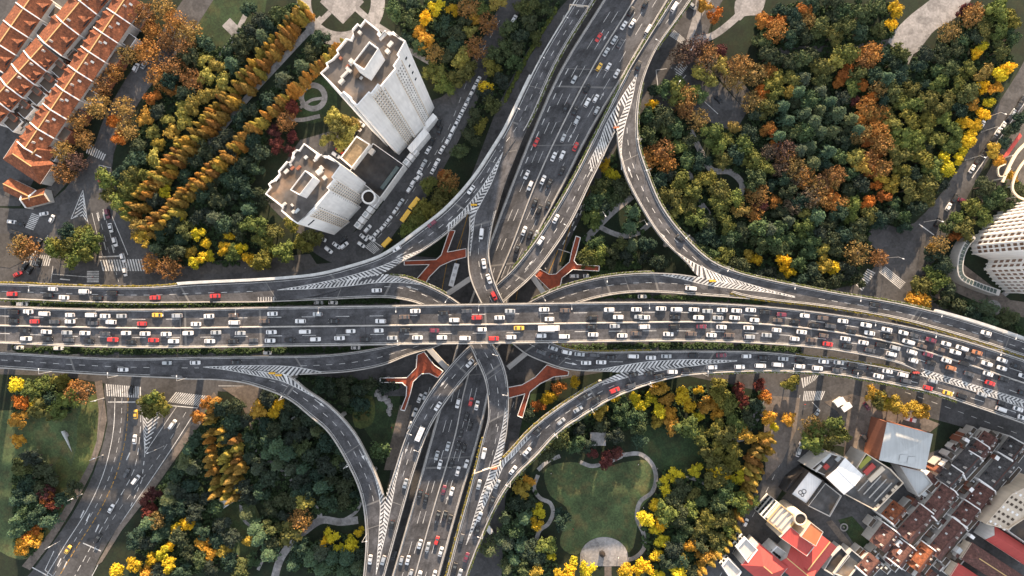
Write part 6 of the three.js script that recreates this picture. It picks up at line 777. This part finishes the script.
for (const [a, b, l] of [[[444, 296], [474, 276], 'concrete cross beam beside the white bus'], [[528, 270], [550, 302], 'concrete cross beam below the upper right footbridge'], [[428, 348], [448, 370], 'concrete cross beam beside the lower left footbridge'], [[508, 368], [530, 350], 'concrete cross beam at the lower right of the centre']]) { const A = at(a[0], a[1], 10.5), B = at(b[0], b[1], 10.5), d = B.clone().sub(A), L = d.length(), ry = Math.atan2(-d.z, d.x), c = A.clone().lerp(B, 0.5), g = thing('pier_beam', l, 'bridge pier', null); mesh('beam', box(L, 1.8, 2.4, c.x, 9.6, c.z, ry), M.concrete, g); for (const t of [0.1, 0.9]) { const v = A.clone().lerp(B, t); mesh('column', box(1.6, 8.7, 1.6, v.x, 4.35, v.z, ry), M.concrete, g); } }
// crash cushions at the noses
for (const [x, y, id, l] of [[474, 205, 'A1', 'yellow crash cushion where the upper ramps part'], [712, 281, 'G', 'yellow crash cushion where the right ramps join'], [494, 468, 'A2', 'orange crash cushion where the lower ramps join'], [272.5, 373, 'D', 'yellow crash cushion where the left ramps part'], [279, 375, 'D', 'second yellow crash cushion behind the left one'], [616, 128, 'D', 'orange crash cushion at the top right nose'], [915, 372.5, 'B', 'white and red crash barrier at the right gore tip']]) { const h = topAt(x, y, Object.keys(decks).filter((k) => k === id || (id === 'B' && k === 'M'))); const g = thing('crash_cushion', l, 'barrier', at(x, y, h + 0.03)); for (let i = 0; i < 3; i++) { const c = new THREE.CylinderGeometry(0.45, 0.5, 1.0, 12); c.translate((i - 1) * 0.95, 0.5, 0); mesh('barrel', c, l.startsWith('orange') ? R.orange : l.startsWith('white') ? R.scarlet : M.yellow, g); } mesh('base', box(3.1, 0.12, 1.2, 0, 0.06, 0), M.dark, g); }
// lamp posts: x,y,deck ('' street), arm direction in degrees
const LAMPS = '48,285.5,A1,90 110,288.5,A1,90 47.5,308.5,M,90 110.5,310.5,M,90 173.5,311,M,90 247,310,M,90 323.6,309,M,90 402,307.3,M,90 482,306,M,90 568.5,305,M,90 646.5,304.2,M,90 723,306,M,90 797,311,M,90 866,320,M,100 928,334,M,105 990,352,M,105 403,343,M,-90 608,277.5,F,90 541.5,298,F,60 446.6,296.5,A2,120 721,264.5,G,120 780,283.5,G,95 846,295.5,G,100 927,310.5,G,105 999,333,G,110 685.6,236.5,G,140 648,174,G,160 639,144,G,180 49.5,370.5,D,-90 120,374,D,-90 183.5,377.5,D,-90 288.6,397.5,C2,-50 348,462,C2,-30 365,530,C2,-10 408.5,431,F,20 424,447,F,200 500.5,357,A2,200 507,396,A2,190 510,482,R,210 484,531,R,205 556,432.5,R,230 590,409,R,240 644,384.6,R,250 708,372.2,B,-90 790,371.3,B,-90 850,375.5,B,-85 940,394,B,-70 999,414,B,-70 516,110,A1,30 541,60,A1,30 566,20,A1,30 600,159,D,210 567,229,D,210 654,54,D,210';
const lampParts = { pole: (() => { const g = new THREE.CylinderGeometry(0.08, 0.14, 9, 8); g.translate(0, 4.5, 0); return g; })(), arm: (() => { const g = new THREE.CylinderGeometry(0.06, 0.06, 2.2, 6); g.rotateZ(Math.PI / 2 - 0.12); g.translate(1.1, 9.05, 0); return g; })(), head: box(0.95, 0.16, 0.36, 2.4, 9.15, 0), foot: box(0.5, 0.4, 0.5, 0, 0.2, 0) };
function lamp(p, deg, label, scale = 1) { const g = thing('street_lamp', label, 'street lamp', p, 'street lamps'); g.rotation.y = -deg * Math.PI / 180; g.scale.setScalar(scale); mesh('pole', lampParts.pole, M.steel, g); mesh('arm', lampParts.arm, M.steel, g); mesh('lamp_head', lampParts.head, R.white, g); mesh('base', lampParts.foot, M.concrete, g); }
const lampCount = {}; const LW = { M: 'widest viaduct', A1: 'ramp towards the white towers', A2: 'ramp diving under from the left', B: 'ramp running off to the right', D: 'ramp from left to upper right', G: 'ramp along the upper right wood', F: 'ramp crossing to lower left', C2: 'lower left curved ramp', R: 'lower right curved ramp' };
chop(LAMPS).map(([x, y, id, a]) => [+x, +y, id, +a]).sort((p, q) => p[0] - q[0]).forEach(([x, y, id, a]) => { const q = deckFind(decks[id], x, y), s = decks[id].S[q.i], f = q.f < 0.5 ? 0.35 / s.w : 1 - 0.35 / s.w, p = s.wl.clone().lerp(s.wr, f); p.y += 0.9; lampCount[id] = (lampCount[id] || 0) + 1; lamp(p, a, ord(lampCount[id]) + ' street lamp from the left on the ' + LW[id], 0.85); });
pts('103,455,-25 82,494,-25 164,446,160 60,541,-30 104,398,-10 981,132,20 965,160,20 924,222,20 985,118,20 886,258,20 672,92,-60 688,53,120 640,222,60 600,214,60').sort((p, q) => p[0] - q[0]).forEach(([x, y, a], i) => lamp(at(x, y, 0.05), a, ord(i + 1) + ' street lamp from the left standing at street level'));
// overhead sign gantries
for (const [x, y, id, l] of [[586, 18, 'A1', 'thin sign gantry over the upper left ramp'], [496, 465, 'A2', 'cream sign gantry over the lower ramps'], [300, 285, 'A1', 'sign gantry over the left ramp gore']]) { if (id === 'A1' && x < 400) continue; const q = deckFind(decks[id], x, y), s = decks[id].S[q.i], d = s.wr.clone().sub(s.wl).normalize(), g = thing('sign_gantry', l, 'sign', s.wc.clone()); g.rotation.y = Math.atan2(-d.z, d.x); mesh('beam', box(s.w + 0.8, 0.35, 0.35, 0, 6.4, 0), R.cream, g); for (const k of [-1, 1]) mesh('post', box(0.3, 6.4, 0.3, k * (s.w / 2 + 0.2), 3.2, 0), R.cream, g); mesh('sign_board', box(3.4, 2.0, 0.12, 0.5, 6.6, 0.3), R.paleWall, g); }
// lawn sculpture, rockery, plaza drum, park shelter, white kiosks
{ const g = thing('sculpture', 'long pointed pale sculpture lying on the lower left lawn', 'sculpture', at(70, 441, 0)); const s = new THREE.ConeGeometry(1.3, 11.5, 7); s.scale(1, 1, 0.45); s.rotateZ(-Math.PI / 2 + 0.16); s.translate(0, 1.5, 0); g.rotation.y = -1.05; mesh('blade', s, R.metal, g); mesh('plinth', box(2.4, 0.6, 2.0, -3.6, 0.3, 0), M.path, g); }
{ const g = thing('rockery', 'winding white rockery on the lawn inside the lower left ramp', 'rocks', at(384, 402, 0)); for (const [x, y, r] of [[378, 392, 1.6], [379, 395, 1.3], [380, 398, 1.4], [382, 399, 1.2], [385, 398, 1.6], [388, 401, 1.5], [390, 405, 1.4], [390, 408, 1.2], [389, 411, 1.3], [390, 414, 1.0], [376.5, 394.5, 1.1]]) { const q = new THREE.IcosahedronGeometry(r, 1), p = q.attributes.position; for (let i = 0; i < p.count; i++) { const k = 0.75 + 0.5 * HASH(Math.round(p.getX(i) * 50), Math.round(p.getZ(i) * 50 + p.getY(i) * 31), 4); p.setXYZ(i, p.getX(i) * k, p.getY(i) * k * 0.7, p.getZ(i) * k); } q.computeVertexNormals(); const v = at(x, y), o = at(384, 402); q.translate(v.x - o.x, 0.4, v.z - o.z); mesh('rock', q, M.path, g); } }
{ const g = thing('kiosk', 'small dark hexagonal stand on the round park plaza', 'kiosk', at(602, 553, 0.16)); const c = new THREE.CylinderGeometry(1.4, 1.5, 1.6, 6); c.translate(0, 0.8, 0); mesh('body', c, M.dark, g); const r = new THREE.ConeGeometry(1.6, 0.7, 6); r.translate(0, 1.95, 0); mesh('roof', r, R.darkRoof, g); }
{ const g = thing('pavilion', 'small grey roofed park pavilion between red shrubs', 'pavilion', at(597, 437, 0)); mesh('roof', boxUV(box(7.4, 0.5, 6.4, 0, 3.6, 0)), M.path, g); for (const [x, z] of [[-3, -2.6], [3, -2.6], [-3, 2.6], [3, 2.6]]) mesh('post', box(0.3, 3.4, 0.3, x, 1.7, z), R.paleWall, g); mesh('floor', boxUV(box(7.8, 0.2, 6.8, 0, 0.1, 0)), M.pave, g); for (const [x, z] of [[-3.2, 3.6], [3.4, 2.4]]) mesh('bench', box(1.6, 0.45, 0.6, x, 0.25, z), R.white, g); }
[[228, 499, 'pale square hut among the orange redwoods', 5.5, 4.6], [296, 419, 'small white kite-shaped shelter in the dark garden', 2.6, 2.6], [837, 401, 'white roofed kiosk at the lower right crossing', 4.4, 2.4], [843.5, 406, 'second white kiosk beside the lower right crossing', 4.4, 2.2], [488, 525.5, 'narrow white hut beside the lower ramp', 1.9, 6.0]].forEach(([x, y, l, w, d]) => { const g = thing('hut', l, 'hut', at(x, y, 0.1)); g.rotation.y = 0.6; mesh('wall', boxUV(box(w, 2.6, d, 0, 1.3, 0)), R.paleWall, g); mesh('roof', boxUV(box(w + 0.5, 0.25, d + 0.5, 0, 2.75, 0)), R.white, g); mesh('door', box(0.9, 2.0, 0.06, 0, 1.0, d / 2 + 0.02), M.dark, g); });
{ const g = thing('ambulance', 'red and white van under the amber trees at lower right', 'van', at(909, 419, 0.05)); g.rotation.y = -0.25; mesh('body', shell([[-2.8, 1.0, 0.4, 2.3, 0.15], [1.6, 1.0, 0.4, 2.3, 0.15], [2.2, 0.98, 0.4, 1.5, 0.2], [2.9, 0.9, 0.45, 1.1, 0.2]]), busWhite, g); mesh('red_band', box(1.3, 0.04, 1.9, -0.6, 2.33, 0), M.red, g); mesh('windscreen', quad([[2.25, 1.5, -0.9], [2.25, 1.5, 0.9], [1.65, 2.28, 0.8], [1.65, 2.28, -0.8]]), M.glass, g); for (const x of [1.7, -1.7]) for (const z of [0.9, -0.9]) { const w = mesh('wheel', wheelGeo, tyre, g); w.position.set(x, 0.35, z); } }

// ---------------------------------------------------------------- people: one body swept as a field of tapered limbs
{
  const N = 64, mc = new MarchingCubes(N, tyre, false, false, 60000), J = { pelvis: [0, 0.95, 0, 0.125], chest: [0.02, 1.32, 0, 0.15], neck: [0.03, 1.48, 0, 0.06], head: [0.05, 1.64, 0, 0.098], crown: [0.04, 1.68, 0, 0.096], nose: [0.15, 1.63, 0, 0.018], shL: [0.02, 1.40, 0.18, 0.062], shR: [0.02, 1.40, -0.18, 0.062], elL: [0.10, 1.13, 0.23, 0.046], elR: [-0.10, 1.13, -0.23, 0.046], wrL: [0.22, 0.92, 0.20, 0.034], wrR: [-0.06, 0.88, -0.22, 0.034], haL: [0.26, 0.84, 0.19, 0.036], haR: [-0.05, 0.79, -0.22, 0.036], hipL: [0, 0.90, 0.09, 0.092], hipR: [0, 0.90, -0.09, 0.092], knL: [-0.02, 0.50, 0.10, 0.062], knR: [0.20, 0.52, -0.09, 0.062], anL: [-0.26, 0.11, 0.10, 0.042], anR: [0.24, 0.09, -0.09, 0.042], toL: [-0.14, 0.045, 0.11, 0.036], toR: [0.40, 0.05, -0.10, 0.036] };
  const B = ['pelvis chest', 'chest neck', 'neck head', 'head crown', 'head nose', 'chest shL', 'chest shR', 'shL elL', 'shR elR', 'elL wrL', 'elR wrR', 'wrL haL', 'wrR haR', 'pelvis hipL', 'pelvis hipR', 'hipL knL', 'hipR knR', 'knL anL', 'knR anR', 'anL toL', 'anR toR'].map((b) => b.split(' ').map((k) => J[k]));
  const sdf = (x, y, z) => { let d = 1; for (const [a, b] of B) { const ex = b[0] - a[0], ey = b[1] - a[1], ez = b[2] - a[2], t = Math.max(0, Math.min(1, ((x - a[0]) * ex + (y - a[1]) * ey + (z - a[2]) * ez) / (ex * ex + ey * ey + ez * ez))), q = Math.hypot(x - a[0] - ex * t, y - a[1] - ey * t, z - a[2] - ez * t) - (a[3] + (b[3] - a[3]) * t), k = 0.03, hh = Math.max(k - Math.abs(d - q), 0) / k; d = Math.min(d, q) - hh * hh * k * 0.25; } return d; };
  mc.isolation = 0; for (let k = 0; k < N; k++) for (let j = 0; j < N; j++) for (let i = 0; i < N; i++) mc.field[i + j * N + k * N * N] = -sdf((i / N) * 2 - 1, (j / N) * 2 - 0.1, (k / N) * 2 - 1);
  mc.update(); const n = mc.count, pos = new Float32Array(n * 3), nor = new Float32Array(n * 3); for (let i = 0; i < n * 3; i++) { pos[i] = mc.positionArray[i] + (i % 3 === 1 ? 0.9 : 0); nor[i] = mc.normalArray[i]; }
  const body = new THREE.BufferGeometry(); body.setAttribute('position', new THREE.BufferAttribute(pos, 3)); body.setAttribute('normal', new THREE.BufferAttribute(nor, 3));
  const skin = [0.45, 0.28, 0.2], zones = (top, leg) => { const g = body.clone(), c = new Float32Array(n * 3); for (let i = 0; i < n; i++) { const x = pos[i * 3], y = pos[i * 3 + 1], z = Math.abs(pos[i * 3 + 2]); const k = y > 1.49 || (y < 0.9 && y > 0.72 && z > 0.17) ? skin : y < 0.09 ? [0.03, 0.03, 0.03] : y < 0.93 && z < 0.17 ? leg : top; c.set(k, i * 3); } g.setAttribute('color', new THREE.BufferAttribute(c, 3)); return g; };
  const hairG = new THREE.SphereGeometry(0.112, 14, 10, 0, 6.2832, 0, 1.7); hairG.rotateZ(0.5); hairG.translate(0.03, 1.665, 0); const hair = std(0.015, 0.012, 0.01, 0.6), cloth = new THREE.MeshStandardMaterial({ vertexColors: true, roughness: 0.9 });
  const LOOK = [['white top and dark trousers', [0.75, 0.75, 0.73], [0.03, 0.03, 0.04]], ['red top and dark trousers', [0.5, 0.04, 0.03], [0.04, 0.04, 0.05]], ['black coat and blue trousers', [0.02, 0.02, 0.02], [0.05, 0.07, 0.13]], ['grey top and black trousers', [0.3, 0.3, 0.3], [0.02, 0.02, 0.02]]].map(([w, a, b]) => [w, zones(a, b)]);
  [[551, 473, 0, 'on the park lawn near the left path'], [638, 464, 0, 'on the park lawn by the upper path'], [573, 528, 1, 'on the lower part of the park lawn'], [643, 507, 0, 'on the path right of the park lawn'], [657, 468, 3, 'on the bend of the park path'], [392, 427, 1, 'beside the lower left footbridge street'], [582, 556, 2, 'on the left side of the round plaza'], [618, 557, 0, 'on the right side of the round plaza'], [111, 390, 2, 'on the crosswalk below the left ramp'], [124, 392, 3, 'on the wide crosswalk at lower left'], [110, 264, 2, 'on the crosswalk at the upper left junction'], [94, 277, 1, 'on the small crosswalk by the left ramp'], [676, 36, 3, 'on the top right crosswalk'], [700, 93, 2, 'crossing the street at top right'], [804, 404, 1, 'near the lower right crosswalk'], [849, 397, 2, 'on the pavement under the right ramp'], [722, 17, 2, 'on the paved clearing at the top'], [246, 268, 0, 'on the pavement left of the towers']].forEach(([x, y, k, where], i) => { const o = thing('person', 'walking person in ' + LOOK[k][0] + ' ' + where, 'person', at(x, y, 0.16)); if (y > 560 || x < 560) o.position.y = 0.06; o.rotation.y = i * 2.1; mesh('body', LOOK[k][1], cloth, o); mesh('hair', hairG, hair, o); });
}
finishDecks();
{ const dup = [...labels].filter(([, n]) => n > 1); console.log('objects', scene.children.length, 'shared labels', dup.length, dup.slice(0, 8).map(([l, n]) => n + 'x ' + l).join(' | ')); }
renderer.render(scene, camera);
